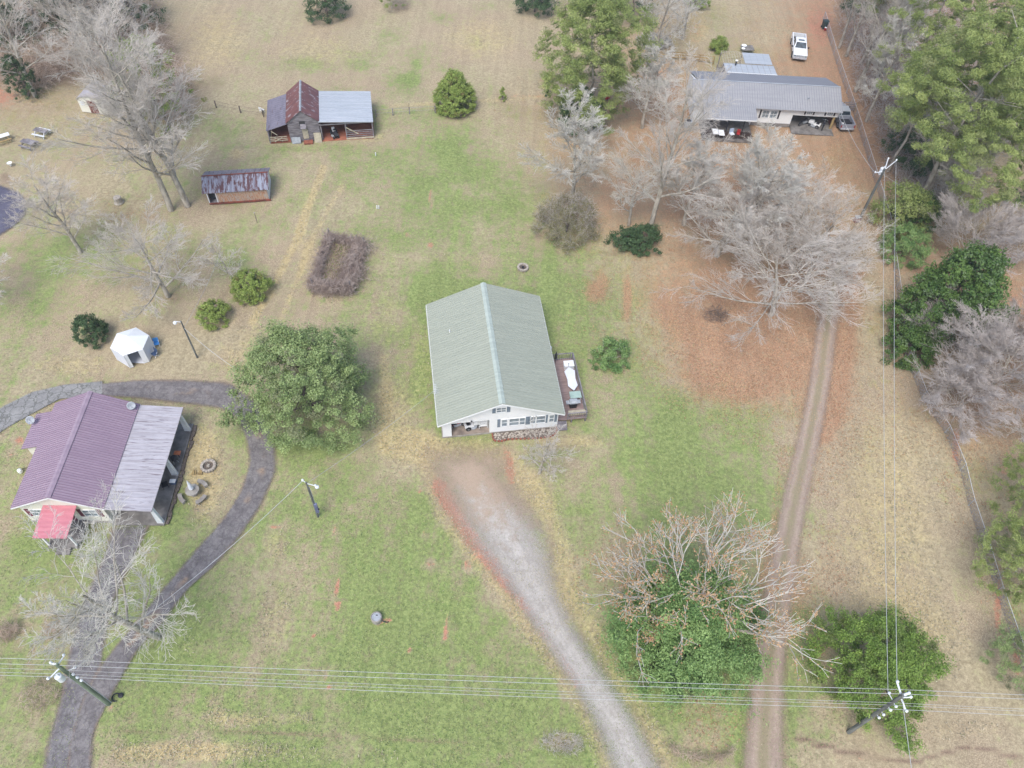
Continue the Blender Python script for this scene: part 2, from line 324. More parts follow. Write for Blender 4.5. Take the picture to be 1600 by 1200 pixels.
# blobs: u, v, half-width, half-height (photo px), channel, strength.  0 green 1 leaf 2 red dirt 3 dark litter 4 pale straw
BL = [(527,920,4,30,2,1),(526,945,5,8,2,1),(697,975,4,22,2,.8),(697,993,5,8,2,1),(510,1060,4,14,2,.7),(515,1072,6,5,2,.9),(641,1015,6,6,2,.9),
(489,994,4,4,2,.9),(673,310,3,18,2,.9),(672,383,5,6,2,.9),(637,367,5,5,2,.8),(431,822,13,5,2,.8),(521,826,4,14,2,.8),(731,884,6,14,2,.9),
(672,880,10,7,2,.8),(664,834,4,7,2,.7),(593,972,6,8,2,.9),(606,968,6,7,2,.9),(30,688,10,8,2,.9),(17,709,9,6,2,.7),(372,1022,9,5,2,.7),
(173,1103,7,5,2,.9),(629,738,10,6,2,.6),(656,765,6,5,2,.9),(792,730,14,24,2,.36),(1310,243,26,22,4,.9),(1300,260,20,20,2,.3),(1085,45,26,24,4,.8),(1085,50,20,22,2,.5),
(1020,115,28,18,2,.6),(852,130,16,14,2,.35),(852,130,14,12,4,.6),(815,150,70,6,2,.3),(690,160,60,6,2,.2),(955,520,30,10,2,.35),(1108,320,9,7,2,.2),
(1280,100,34,90,2,.42),(1280,30,30,40,2,.45),(1325,230,14,30,2,.4),(940,445,12,26,1,.6),(980,470,7,40,1,.7),(925,455,14,18,1,.5),(1150,590,90,40,1,.5),
(510,20,60,18,2,.35),(625,10,25,14,3,.6),(560,35,90,14,2,.2),(1130,325,70,30,1,.4),(870,370,40,8,3,.5),(970,395,40,8,3,.5),(940,385,60,6,2,.3),
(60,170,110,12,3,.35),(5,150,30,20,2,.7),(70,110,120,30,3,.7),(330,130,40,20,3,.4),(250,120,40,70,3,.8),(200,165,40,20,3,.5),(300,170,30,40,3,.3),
(480,230,70,8,0,.4),(640,125,20,14,0,.7),(650,103,9,12,0,.6),(560,100,24,9,0,.45),(500,105,30,12,0,.4),(430,110,30,16,0,.4),(420,40,26,14,0,.35),(610,60,26,12,0,.35),(680,25,24,12,0,.4),(740,65,20,10,0,.35),(380,25,20,14,0,.35),(470,95,24,12,0,.35),(700,225,25,30,0,.5),(650,290,30,25,0,.35),(470,40,60,20,4,.2),(750,60,70,40,4,.5),(500,80,90,30,4,.4),
(340,60,50,60,4,.5),(580,215,40,10,4,.4),(370,240,14,10,4,.7),(850,660,20,50,4,.5),(900,690,50,14,4,.6),(860,760,60,40,4,.25),(660,560,30,60,4,.25),
(610,640,40,60,4,.5),(640,700,50,30,4,.6),(830,905,40,60,4,.55),(780,870,20,40,4,.4),(870,960,26,60,4,.5),(600,500,40,60,4,.3),(480,400,14,40,4,.3),
(470,330,10,90,4,.25),(400,520,30,20,4,.4),(370,560,40,30,4,.5),(110,570,70,18,4,.5),(320,740,30,80,4,.8),(290,690,20,40,4,.5),(280,790,30,30,0,.4),(265,820,20,20,0,.5),
(215,830,22,20,0,.8),(75,850,60,20,0,.6),(310,612,24,14,0,.5),(480,700,60,10,0,.5),(690,640,16,60,0,.6),(680,470,24,60,0,.5),(700,450,60,14,0,.5),
(860,430,14,60,0,.5),(840,600,8,20,4,.3),(1050,690,22,60,0,.6),(1060,640,16,40,0,.4),(900,700,20,14,0,.3),(860,1020,20,60,0,.3),(1030,1080,60,20,0,.4),
(1240,1000,10,60,0,.4),(1270,980,28,50,0,.5),(1275,1060,20,30,0,.5),(1280,1150,30,18,0,.4),(1240,1130,8,60,0,.4),(1158,1150,6,50,0,.6),
(1300,900,24,60,1,.25),(1240,920,30,40,1,.35),(1150,960,50,14,1,.2),(1340,1160,90,16,3,.25),(1450,1180,150,8,2,.25),(1330,1186,90,5,2,.2),(1500,1165,160,5,2,.2),
(1100,1170,55,12,3,.35),(880,1160,32,14,3,.35),(880,1160,32,14,4,.5),(875,1156,12,8,2,.4),(400,1145,300,6,3,.4),(700,1158,200,5,3,.35),(500,1150,140,4,2,.3),
(330,1170,120,16,4,.4),(500,1180,200,14,4,.2),(350,1120,60,12,4,.3),(430,960,30,60,4,.35),(430,850,22,30,4,.4),(1490,1140,100,20,4,.2),
(1180,1150,16,60,4,.2),(1495,700,8,50,2,.8),(1560,945,7,60,2,.9),(1590,1030,8,30,2,.9),(1478,652,12,20,2,.5),(1592,885,20,14,2,.4),(1570,735,14,14,2,.6),(1595,870,14,12,2,.5),
(1380,800,90,200,4,.55),(1420,1000,90,80,4,.5),(1560,850,30,40,4,.3),(1540,230,50,30,4,.45),(1560,560,40,60,3,.35),(1590,470,30,40,2,.5),(1560,520,40,30,2,.3),
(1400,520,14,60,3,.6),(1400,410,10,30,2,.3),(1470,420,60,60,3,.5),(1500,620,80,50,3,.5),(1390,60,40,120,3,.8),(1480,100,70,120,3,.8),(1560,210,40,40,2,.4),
(1345,140,14,60,1,.4),(1130,290,60,60,1,.2),(1230,440,80,60,3,.3),(1115,490,24,14,3,.6),(1160,560,60,12,1,.3),(593,960,16,14,3,.25),
(187,330,60,20,1,.25),(260,465,30,12,3,.5),(120,400,12,6,3,.5),(365,450,14,8,3,.5),(340,500,30,12,4,.5),(395,460,34,14,4,.5),(8,280,14,14,3,.6),
(60,1090,24,12,3,.4),(90,985,20,10,3,.4),(235,1060,14,6,3,.2),(260,1000,30,18,3,.3),(300,1010,30,14,4,.25),(200,985,14,26,4,.3),(200,985,14,26,2,.25)]
PL = [([(1240,1150),(1330,1178),(1430,1190),(1520,1164),(1600,1186)],5,3,.75),([(1250,1160),(1330,1188),(1430,1200),(1600,1180)],4,2,.2),([(185,1142),(300,1140),(400,1147),(520,1150),(700,1156),(870,1165)],4,3,.3),([(185,1180),(280,1172),(340,1178)],14,4,.6),([(330,1090),(350,1130),(480,1120)],10,4,.35),([(650,690),(690,700),(750,700),(800,720),(850,790),(880,860),(900,940),(950,1030),(1000,1110),(1050,1210)],20,4,.5),([(665,720),(690,800),(740,870),(800,945),(850,1015),(900,1090),(940,1170),(955,1210)],16,4,.5),([(690,765),(735,840),(790,905),(840,960),(875,1010),(905,1060)],17,2,.85),([(676,715),(682,750),(700,790)],10,2,.4),
([(790,700),(800,735),(800,760)],9,2,.5),([(905,1050),(930,1120),(945,1200)],10,2,.25),([(880,930),(930,1000),(985,1080),(1030,1160)],9,2,.15),
([(395,500),(430,440),(465,370),(490,300),(505,262)],7,4,.8),([(440,495),(462,440),(485,380),(510,330),(535,290)],6,4,.5),
([(600,560),(604,640),(598,700)],9,4,.4),([(1040,470),(1110,560),(1160,600)],24,1,.3),([(770,150),(830,147),(870,140)],5,2,.15),
([(700,410),(760,412),(800,418)],5,2,.35),([(600,405),(700,400),(800,405)],8,4,.25),([(1215,800),(1200,900),(1180,1000)],8,1,.25),
([(1300,440),(1345,380),(1345,300),(1325,240)],22,4,.35),([(1320,430),(1312,560),(1290,680)],14,1,.5),([(1335,430),(1322,560),(1305,650)],18,1,.35),
([(610,165),(700,160),(790,155),(860,148)],4,4,.5),([(375,650),(395,690),(385,750),(350,800),(300,860)],5,2,.3),([(435,700),(425,760),(380,840),(310,910)],5,2,.3),
([(210,985),(250,1000),(300,930)],5,2,.2),([(250,300),(330,350),(300,460)],30,3,.15),([(1225,700),(1205,830),(1175,960)],6,1,.3)]
def axis(a, b, st, far):
    mid = np.arange(a, b+1e-6, st); g = 1.5*1.35**np.arange(0, 17)
    lo = a-np.cumsum(g); hi = b+np.cumsum(g); return np.concatenate([lo[lo > -far][::-1], mid, hi[hi < far]])
def ground_fields(X, Y):
    d = np.stack([X, Y, np.full_like(X, -CAMH)], -1)
    rt_, up_, fw_ = (np.array(v) for v in (rt, up, fw)); wz = np.maximum(d @ fw_, 5)
    U = np.clip(800+FPX*(d @ rt_)/wz, -60, 1660); Vv = np.clip(600-FPX*(d @ up_)/wz, -60, 1260)
    gx = np.clip(U/80, 0, 19.999); gy = np.clip(Vv/80, 0, 14.999); ix = gx.astype(int); iy = gy.astype(int); fx = gx-ix; fy = gy-iy
    def bil(T): return (T[iy, ix]*(1-fx)+T[iy, ix+1]*fx)*(1-fy)+(T[iy+1, ix]*(1-fx)+T[iy+1, ix+1]*fx)*fy
    ch = [bil(GREEN), bil(LEAF), np.zeros_like(U), np.zeros_like(U), np.zeros_like(U)]
    for u_, v_, a, b, c, s in BL:
        k = s*np.exp(-(((U-u_)/a)**2+((Vv-v_)/b)**2)**1.5); ch[c] = ch[c]+k*(1 if c else .6)
        if c in (2, 4): ch[0] = ch[0]*(1-.5*k)
    for pts, wd, c, s in PL:
        D = np.full_like(U, 1e9)
        for (ax, ay), (bx_, by) in zip(pts[:-1], pts[1:]):
            L2 = (bx_-ax)**2+(by-ay)**2; t = np.clip(((U-ax)*(bx_-ax)+(Vv-ay)*(by-ay))/L2, 0, 1)
            D = np.minimum(D, np.hypot(U-ax-t*(bx_-ax), Vv-ay-t*(by-ay)))
        k = s*np.exp(-(D/wd)**3); ch[c] = ch[c]+k
        if c in (2, 4): ch[0] = ch[0]*(1-.5*k)
    return [np.clip(c, 0, 1) for c in ch], U, Vv
def ground():
    xs = axis(-92, 92, .4, 900); ys = axis(4, 140, .4, 900)
    X, Y = np.meshgrid(xs, ys); ch, U, Vv = ground_fields(X, Y)
    Z = .05*np.sin(X*.21+1)*np.sin(Y*.17)+.03*np.sin(X*.5+Y*.3)-.08
    near = np.exp(-(((U-880)/30)**2+((Vv-1160)/12)**2))*-.35+np.exp(-(((U-1100)/50)**2+((Vv-1175)/10)**2))*-.3
    Z = Z+near
    V = np.stack([X, Y, Z], -1).reshape(-1, 3); ny, nx = X.shape
    i = np.arange(ny-1)[:, None]*nx+np.arange(nx-1)[None]; i = i.ravel(); F = np.stack([i, i+1, i+nx+1, i+nx], 1)
    one = np.ones(X.size)
    A1 = np.stack([ch[0].ravel(), ch[1].ravel(), ch[2].ravel(), one], 1); A2 = np.stack([ch[3].ravel(), ch[4].ravel(), 0*one, one], 1)
    t = NT('ground_cover'); g = t.geo()
    a1 = t.n('ShaderNodeAttribute', attribute_name='cover_a'); a2 = t.n('ShaderNodeAttribute', attribute_name='cover_b')
    s1 = t.n('ShaderNodeSeparateColor'); t.L(a1.outputs['Color'], s1.inputs[0]); s2 = t.n('ShaderNodeSeparateColor'); t.L(a2.outputs['Color'], s2.inputs[0])
    n1 = t.noise(g, .16, 6, .6); n2 = t.noise(g, .9, 6, .65); n3 = t.noise(g, 3.2, 6, .7); n4 = t.noise(g, 9, 4, .7)
    st = t.noise(t.geo((1.0, .05, 1), R(-4)), 1.1, 4, .6)
    def jit(v, *ws):
        for n_, k in ws: v = t.math('ADD', v, t.math('MULTIPLY', t.math('SUBTRACT', n_, .5), k))
        return v
    gm = t.ramp(jit(s1.outputs[0], (n1, 1.3), (n2, 1.1), (n3, .9), (st, .7)), .2, .85)
    tan = t.mix(t.ramp(n3, .3, .7), A(164, 150, 120), A(198, 183, 150)); tan = t.mix(t.ramp(t.noise(g, .11, 3), .35, .65), tan, t.mix(t.ramp(n4, .3, .7), A(162, 144, 118), A(196, 177, 148)))
    grn = t.mix(t.ramp(n3, .3, .7), A(124, 137, 84), A(160, 171, 108)); grn = t.mix(t.ramp(jit(n2, (n4, .3)), .52, .8), grn, A(128, 150, 86))
    c = t.mix(gm, tan, grn)
    pale = t.mix(t.ramp(n3, .35, .7), A(188, 168, 122), A(212, 194, 148))
    c = t.mix(t.math('MULTIPLY', t.ramp(jit(s2.outputs[1], (n2, .9), (n3, .7)), .15, .85), .85), c, pale)
    lf = t.mix(t.ramp(n4, .35, .65), A(160, 128, 104), A(202, 154, 120)); lf = t.mix(t.ramp(n3, .45, .7), lf, A(172, 148, 118))
    c = t.mix(t.math('MULTIPLY', t.ramp(jit(s1.outputs[1], (n1, .6), (n2, 1.2), (n3, 1.1), (n4, 1.2)), .26, .9), .85), c, lf)
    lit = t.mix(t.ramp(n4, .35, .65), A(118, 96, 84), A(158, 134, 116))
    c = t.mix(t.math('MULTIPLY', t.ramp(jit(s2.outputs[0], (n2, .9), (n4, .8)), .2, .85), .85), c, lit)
    rd = t.mix(t.ramp(n4, .3, .7), A(182, 126, 100), A(204, 154, 128))
    c = t.mix(t.ramp(jit(s1.outputs[2], (n2, 1.0), (n3, 1.2), (n4, .7)), .42, .85), c, rd)
    # scattered single leaves / clods
    vo = t.n('ShaderNodeTexVoronoi'); vo.inputs['Scale'].default_value = 2.6; t.L(g, vo.inputs['Vector'])
    sp = t.math('MULTIPLY', t.math('LESS_THAN', vo.outputs['Distance'], .13), t.ramp(t.noise(g, .35, 3), .5, .62))
    c = t.mix(t.math('MULTIPLY', sp, .55), c, A(118, 104, 80))
    n5 = t.noise(g, 22, 2, .8); v = t.math('MULTIPLY_ADD', n4, .9, .55); v = t.math('MULTIPLY', v, t.math('MULTIPLY_ADD', n5, .6, .7)); v = t.math('MULTIPLY', v, t.math('MULTIPLY_ADD', st, .45, .78)); v = t.math('MULTIPLY', v, t.math('MULTIPLY_ADD', n3, .3, .85)); v = t.math('MULTIPLY', v, t.math('MULTIPLY_ADD', n2, .3, .85))
    mm = t.n('ShaderNodeVectorMath', operation='SCALE'); t.L(c, mm.inputs[0]); t.L(v, mm.inputs['Scale']); t.base(mm.outputs[0])
    t.b.inputs['Roughness'].default_value = .95; t.b.inputs['Specular IOR Level'].default_value = .1; t.bump(t.math('ADD', n4, n3), .5, .08)
    o = np_mesh('ground', V, F, t.m, None, {'cover_a': A1, 'cover_b': A2}); tag(o, kind='structure')
ground()

# ------------------------------------------------------------------ roads
def road_mat(name, c1, c2, mid=None, rut=None, crack=None, edge=.12, patch=False, tip=None):
    t = NT(name); g = t.geo(); n2 = t.noise(g, .8, 6, .65); n3 = t.noise(g, 4, 5, .7); n4 = t.noise(g, 14, 3, .7)
    a = t.n('ShaderNodeAttribute', attribute_name='across').outputs['Fac']
    c = t.mix(t.ramp(t.math('ADD', n2, t.math('MULTIPLY', t.math('SUBTRACT', n3, .5), .8)), .3, .7), c1, c2)
    al_ = t.n('ShaderNodeAttribute', attribute_name='along').outputs['Fac']; cv = t.n('ShaderNodeCombineXYZ'); t.L(t.math('MULTIPLY', a, 9.0), cv.inputs[0]); t.L(t.math('MULTIPLY', al_, .12), cv.inputs[1])
    lane_ = t.noise(cv.outputs[0], 1.0, 4, .6); dk_ = t.n('ShaderNodeVectorMath', operation='SCALE'); t.L(c, dk_.inputs[0]); t.L(t.math('MULTIPLY_ADD', lane_, .5, .75), dk_.inputs['Scale']); c = dk_.outputs[0]
    if mid:      # grassy or dirty middle between the wheel tracks
        d = t.math('ABSOLUTE', t.math('SUBTRACT', a, .5)); mk = t.ramp(t.math('ADD', d, t.math('MULTIPLY', t.math('SUBTRACT', n2, .5), .35)), .2, .02)
        mk = t.math('MULTIPLY', mk, t.ramp(t.noise(g, .3, 3), .5, .62)) if patch else mk; c = t.mix(t.math('MULTIPLY', mk, .75), c, mid)
    if rut:
        d = t.math('ABSOLUTE', t.math('SUBTRACT', a, .5)); mk = t.ramp(t.math('ADD', d, t.math('MULTIPLY', t.math('SUBTRACT', n2, .5), .25)), .32, .5)
        c = t.mix(t.math('MULTIPLY', mk, .8), c, rut)
    if tip:
        tp = t.n('ShaderNodeAttribute', attribute_name='tip').outputs['Fac']; c = t.mix(t.math('MULTIPLY', t.ramp(t.math('ADD', t.math('DIVIDE', tp, -tip[1]), t.math('MULTIPLY_ADD', n2, .9, .4)), .1, .6), .85), c, tip[0])
    if crack:
        vo = t.n('ShaderNodeTexVoronoi', feature='DISTANCE_TO_EDGE'); vo.inputs['Scale'].default_value = 1.1
        ad = t.n('ShaderNodeVectorMath', operation='ADD'); nv = t.n('ShaderNodeTexNoise'); nv.inputs['Scale'].default_value = 2; t.L(g, nv.inputs['Vector'])
        sc_ = t.n('ShaderNodeVectorMath', operation='SCALE'); sc_.inputs['Scale'].default_value = .8; t.L(nv.outputs['Color'], sc_.inputs[0])
        t.L(g, ad.inputs[0]); t.L(sc_.outputs[0], ad.inputs[1]); t.L(ad.outputs[0], vo.inputs['Vector'])
        c = t.mix(t.math('MULTIPLY', t.math('LESS_THAN', vo.outputs['Distance'], .045), crack[1]), c, crack[0])
    n5 = t.noise(g, 26, 2, .8); v = t.math('MULTIPLY', t.math('MULTIPLY_ADD', n4, .6, .7), t.math('MULTIPLY_ADD', n5, .5, .75)); mm = t.n('ShaderNodeVectorMath', operation='SCALE'); t.L(c, mm.inputs[0]); t.L(v, mm.inputs['Scale']); t.base(mm.outputs[0])
    t.b.inputs['Roughness'].default_value = .92; t.bump(n4, .4, .03)
    # frayed edge: the sheet thins out into the grass
    d = t.math('SUBTRACT', .5, t.math('ABSOLUTE', t.math('SUBTRACT', a, .5)))
    d = t.math('MINIMUM', d, t.math('MULTIPLY', t.n('ShaderNodeAttribute', attribute_name='tip').outputs['Fac'], .12))
    al = t.math('GREATER_THAN', t.math('ADD', d, t.math('MULTIPLY', t.math('SUBTRACT', t.math('ADD', t.math('MULTIPLY_ADD', n4, .6, -.3), t.math('ADD', n3, n2)), 1.0), edge*1.0)), t.math('MULTIPLY_ADD', t.math('SUBTRACT', t.noise(g, 30, 1, .8), .5), edge*3.0, edge*.5))
    tr = t.n('ShaderNodeBsdfTransparent'); mx = t.n('ShaderNodeMixShader'); t.L(al, mx.inputs[0]); t.L(tr.outputs[0], mx.inputs[1]); t.L(t.b.outputs[0], mx.inputs[2])
    t.L(mx.outputs[0], t.t.nodes['Material Output'].inputs[0]); return t.m
def resample(pts, n):
    p = np.array(pts, float); s = np.concatenate([[0], np.cumsum(np.linalg.norm(np.diff(p, axis=0), axis=1))]); t = np.linspace(0, s[-1], n)
    q = np.stack([np.interp(t, s, p[:, k]) for k in range(2)], 1)
    for _ in range(2): q[1:-1] = (q[:-2]+2*q[1:-1]+q[2:])/4
    return q
def strip(name, Lp, Rp, z, mat, n=90, k=13, grow=.07):
    L0 = resample([P(*p)[:2] for p in Lp], n); R0_ = resample([P(*p)[:2] for p in Rp], n); L_ = L0+(L0-R0_)*grow; R_ = R0_+(R0_-L0)*grow; V = []; ac = []; ag = []; cum = np.concatenate([[0], np.cumsum(np.linalg.norm(np.diff((L_+R_)/2, axis=0), axis=1))])
    for i in range(n):
        for j in range(k):
            t = j/(k-1); q = L_[i]*(1-t)+R_[i]*t; V.append((q[0], q[1], z)); ac.append(t); ag.append(cum[i])
    F = [(i*k+j, i*k+j+1, (i+1)*k+j+1, (i+1)*k+j) for i in range(n-1) for j in range(k-1)]
    o = np_mesh(name, np.array(V), np.array(F), mat, None, {'across': np.array(ac), 'along': np.array(ag), 'tip': cum[-1]-np.array(ag)}); tag(o, kind='structure'); return o
gravel = road_mat('gravel', A(202, 195, 186), A(176, 168, 158), rut=A(184, 158, 134), edge=.42, tip=(A(186, 162, 138), 17))
strip('gravel_driveway', [(960,1270),(945,1200),(925,1140),(893,1080),(848,1012),(796,934),(742,866),(698,806),(668,756),(656,716),(668,690)],
      [(1075,1270),(1040,1200),(992,1110),(950,1050),(905,980),(878,920),(872,870),(858,825),(832,785),(806,745),(796,705),(782,688)], .03, gravel)
lane = road_mat('dirt_track', A(188, 168, 150), A(168, 148, 132), mid=A(150, 140, 108), rut=A(168, 142, 118), edge=.28)
strip('dirt_lane', [(1150,1270),(1158,1180),(1170,1060),(1186,960),(1203,860),(1222,770),(1245,680),(1262,600),(1272,520),(1284,460),(1296,415),(1306,392)],
      [(1232,1270),(1228,1180),(1229,1060),(1238,960),(1253,850),(1275,730),(1291,650),(1303,580),(1311,500),(1318,450),(1322,420),(1330,392)], .03, lane, 120)
asph = road_mat('worn_asphalt', A(146, 141, 139), A(112, 107, 108), crack=(A(92, 87, 87), .4), rut=A(160, 142, 126), edge=.13)
asphl = road_mat('littered_asphalt', A(146, 140, 137), A(116, 110, 109), mid=A(168, 142, 116), rut=A(164, 144, 126), edge=.15, crack=(A(92, 87, 87), .4), patch=True)
strip('asphalt_driveway', [(55,1270),(75,1160),(95,1090),(108,1020),(124,960),(142,915),(162,870),(178,818)], [(140,1270),(146,1150),(156,1080),(160,1020),(168,975),(182,925),(204,880),(238,812)], .03, asph)
strip('asphalt_loop', [(100,1270),(110,1160),(130,1090),(156,1042),(184,1006),(208,978),(245,932),(300,866),(348,812),(375,770),(390,725),(386,690),(372,655),(345,638),(300,632),(215,622),(150,618),(92,622)],
      [(138,1270),(143,1150),(178,1080),(215,1015),(252,975),(292,922),(335,885),(372,842),(408,790),(432,735),(428,680),(400,628),(358,598),(290,594),(220,594),(150,600),(105,602),(88,604)], .045, asphl, 150)
asphg = road_mat('cracked_pavement', A(164, 162, 158), A(142, 140, 138), crack=(A(112, 112, 106), .8), edge=.08)
strip('cracked_pavement', [(160,597),(100,602),(50,614),(10,634),(-40,665)], [(160,624),(95,622),(50,646),(10,668),(-40,705)], .06, asphg, 60)
asphd = road_mat('dark_asphalt', A(110, 108, 124), A(94, 92, 108), edge=.1)
strip('side_road', [(-60,285),(0,292),(30,302),(46,322)], [(-60,400),(-10,372),(25,350),(44,330)], .03, asphd, 40)
# ------------------------------------------------------------------ buildings
def roof_plane(name, quad, mat, ribmat, parent, step=.32, th=.06, rib=(.05, .035), cap=None):
    """quad: ridge-left, ridge-right, eave-right, eave-left (the ribs run from ridge to eave)"""
    a, b, c, d = [Vector(p) for p in quad]; o = MB().slab((a, b, c, d), th).build(name, mat, parent)
    n = max(2, int((b-a).length/step)); up_ = (b-a).cross(d-a).normalized()
    if up_.z < 0: up_ = -up_
    rb = MB(); e = (b-a).normalized()*rib[0]/2; h = up_*rib[1]
    for i in range(n+1):
        t = (i+.0)/n; t = min(max(t, .004), .996); p = a+(b-a)*t; q = d+(c-d)*t
        lo = up_*.002
        rb.add([p-e+lo, p+e+lo, p+e*.5+h, p-e*.5+h, q-e+lo, q+e+lo, q+e*.5+h, q-e*.5+h], [(0, 3, 2, 1), (4, 5, 6, 7), (3, 7, 6, 2), (0, 4, 7, 3), (1, 2, 6, 5), (0, 1, 5, 4)])
    if ribmat: rb.build('rib', ribmat, o)
    return o
def window(parent, x, z, wd, ht, y=0, side=0, label=None, frame='white', shutter=None, mull=1, rot=None):
    """window in the wall plane y (front) or x (side=1); protrudes 4 cm"""
    f = MB(); fw_ = .07
    def bb(mb, u0, u1, z0, z1, d0, d1):
        if side == 0: mb.box(u0, u1, y-d1, y-d0, z0, z1)
        else: mb.box(y+d0, y+d1, u0, u1, z0, z1)
    bb(f, x-wd/2, x-wd/2+fw_, z, z+ht, 0, .06); bb(f, x+wd/2-fw_, x+wd/2, z, z+ht, 0, .06)
    bb(f, x-wd/2+fw_, x+wd/2-fw_, z, z+fw_, 0, .06); bb(f, x-wd/2+fw_, x+wd/2-fw_, z+ht-fw_, z+ht, 0, .06)
    bb(f, x-wd/2+fw_, x+wd/2-fw_, z+ht/2-.02, z+ht/2+.02, .022, .05)
    for k in range(1, mull+1):
        u = x-wd/2+wd*k/(mull+1); bb(f, u-.02, u+.02, z+fw_, z+ht/2-.02, .022, .05); bb(f, u-.02, u+.02, z+ht/2+.02, z+ht-fw_, .022, .05)
    o = f.build('window', M(frame), parent); g = MB(); bb(g, x-wd/2+fw_, x+wd/2-fw_, z+fw_, z+ht-fw_, .004, .02); g.build('pane', M('glass'), o)
    if shutter:
        for s in (-1, 1):
            sh = MB(); u = x+s*(wd/2+.2); bb(sh, u-.16, u+.16, z-.02, z+ht+.02, .003, .035)
            for k in range(6):
                zz = z+.08+(ht-.1)*k/6; bb(sh, u-.12, u+.12, zz, zz+.04, .036, .05)
            sh.build('shutter', M(shutter), parent)
    return o

# ---- the white house with the sage roof: origin at the front left wall corner
W = 11.3; D = 14.7; EZ = 2.62; RZ = 5.5; OV = .45; GOX = .5; GOY = .55
yaw = R(10.2); o_ = P(684, 665.5, 2.87); ux = Vector((math.cos(yaw), math.sin(yaw), 0)); uy = Vector((-math.sin(yaw), math.cos(yaw), 0))
org = o_+ux*OV+uy*GOY; org.z = 0
H1 = thing('gabled_house', 'white gable-fronted house under a sage green ribbed metal roof, open garage bay left', 'house', org, yaw)
MB().box(-.1, W+.1, -.05, D+.1, -.1, .12).build('foundation', M('concrete'), H1)
wl = MB(); sl_ = (RZ-2.87)/(W/2+OV)
def gz(x): return 2.87+sl_*(min(x, W-x)+OV)-.09
T = .18; GX0, GX1, GZ = .85, 4.55, 2.2
# front gable wall with the garage opening
wl.prism([(0, .12), (GX0, .12), (GX0, GZ), (0, GZ)], 0, T, 1)
wl.prism([(0, GZ), (GX1, GZ), (GX1, gz(GX1)), (0, gz(0))], 0, T, 1)
wl.prism([(GX1, .12), (W, .12), (W, gz(W)), (W/2, gz(W/2)), (GX1, gz(GX1))], 0, T, 1)
wl.prism([(0, .12), (W, .12), (W, gz(W)), (W/2, gz(W/2)), (0, gz(0))], D-T, D, 1)
wl.box(0, T, T, D-T, .12, gz(0)); wl.box(W-T, W, T, D-T, .12, gz(0))
wl.box(GX1, GX1+T, T, 6.5, .12, 2.6); wl.box(T, GX1, 6.5, 6.5+T, .12, 2.6)
wl.build('wall', M('white'), H1)
bx('garage_floor', M('garagefloor'), H1, T, GX1, .02, 6.5, .12, .15); bx('ceiling', M('white'), H1, T, GX1, T, 6.5, 2.5, 2.56)
RY0, RY1 = -GOY, -GOY+15.75
for s in (0, 1):
    xe = -OV if s == 0 else W+OV; q = [(W/2, RY0, RZ), (W/2, RY1, RZ), (xe, RY1, 2.87), (xe, RY0, 2.87)]
    roof_plane('roof', q, M('roofgreen'), M('roofgreenrib'), H1, .30)
rc = MB()
for s in (-1, 1):
    rc.slab([(W/2, RY0-.02, RZ+.075), (W/2+s*.3, RY0-.02, RZ-.065), (W/2+s*.3, RY1+.02, RZ-.065), (W/2, RY1+.02, RZ+.075)], .03)
rc.build('ridge_cap', M('ridgegreen'), H1)
fa = MB()
for s in (0, 1):
    xe = -OV-.02 if s == 0 else W+OV+.02
    for yy in (RY0, RY1): fa.prism([(W/2, RZ-.07), (xe, 2.80), (xe, 2.62), (W/2, RZ-.27)], yy-.03+(.0 if yy == RY0 else .03), yy+(.0 if yy == RY0 else .03), 1)
    fa.box(xe-.02, xe+.02, RY0, RY1, 2.64, 2.8)
fa.build('fascia', M('white'), H1)
so_ = MB()
for s in (0, 1):
    xe = -OV+.02 if s == 0 else W+OV-.02; xw = -.0 if s == 0 else W
    so_.prism([(W/2, RZ-.28), (xe, 2.63), (xe, 2.61), (W/2, RZ-.30)], RY0+.002, -.003, 1)
so_.build('soffit', M('white'), H1)
window(H1, W/2, 3.35, 1.0, .85, 0, shutter='shutterblue', mull=1)
MB().lathe([(.2, 0), (.2, .05)], (W/2, -.055, 4.86), 16, 'y').build('gable_vent', M('shutterblue'), H1)
for x, wd in ((5.42, 0), (6.0, .62), (6.95, 1.05), (7.75, .62), (8.85, .62), (9.55, .62+.4), (10.2, 0), (10.65, .55)):
    if wd == 0: continue
    window(H1, x, .95, wd, 1.25, 0, mull=0)
for x in (5.45, 8.22, 8.38+.08, 10.12, 11.05):
    sh = MB().box(x-.14, x+.14, -.035, -.003, 0.92, 2.22)
    for k in range(6): sh.box(x-.1, x+.1, -.048, -.036, 1.3+k*.15, 1.34+k*.15)
    sh.build('shutter', M('shutterblue'), H1)
MB().lathe([(.06, 0), (.09, .06), (.05, .12)], (2.8, -.13, 2.42), 10, 'y').build('wall_lamp', M('black'), H1)
for s in (0, 1):
    xe = -OV-.1 if s == 0 else W+OV+.02; bx('gutter', M('roofgreen'), H1, xe, xe+.08, RY0+.1, RY1-.1, 2.68, 2.76)
def at1(x, y, z=0): return org+ux*x+uy*y+Vector((0, 0, z))
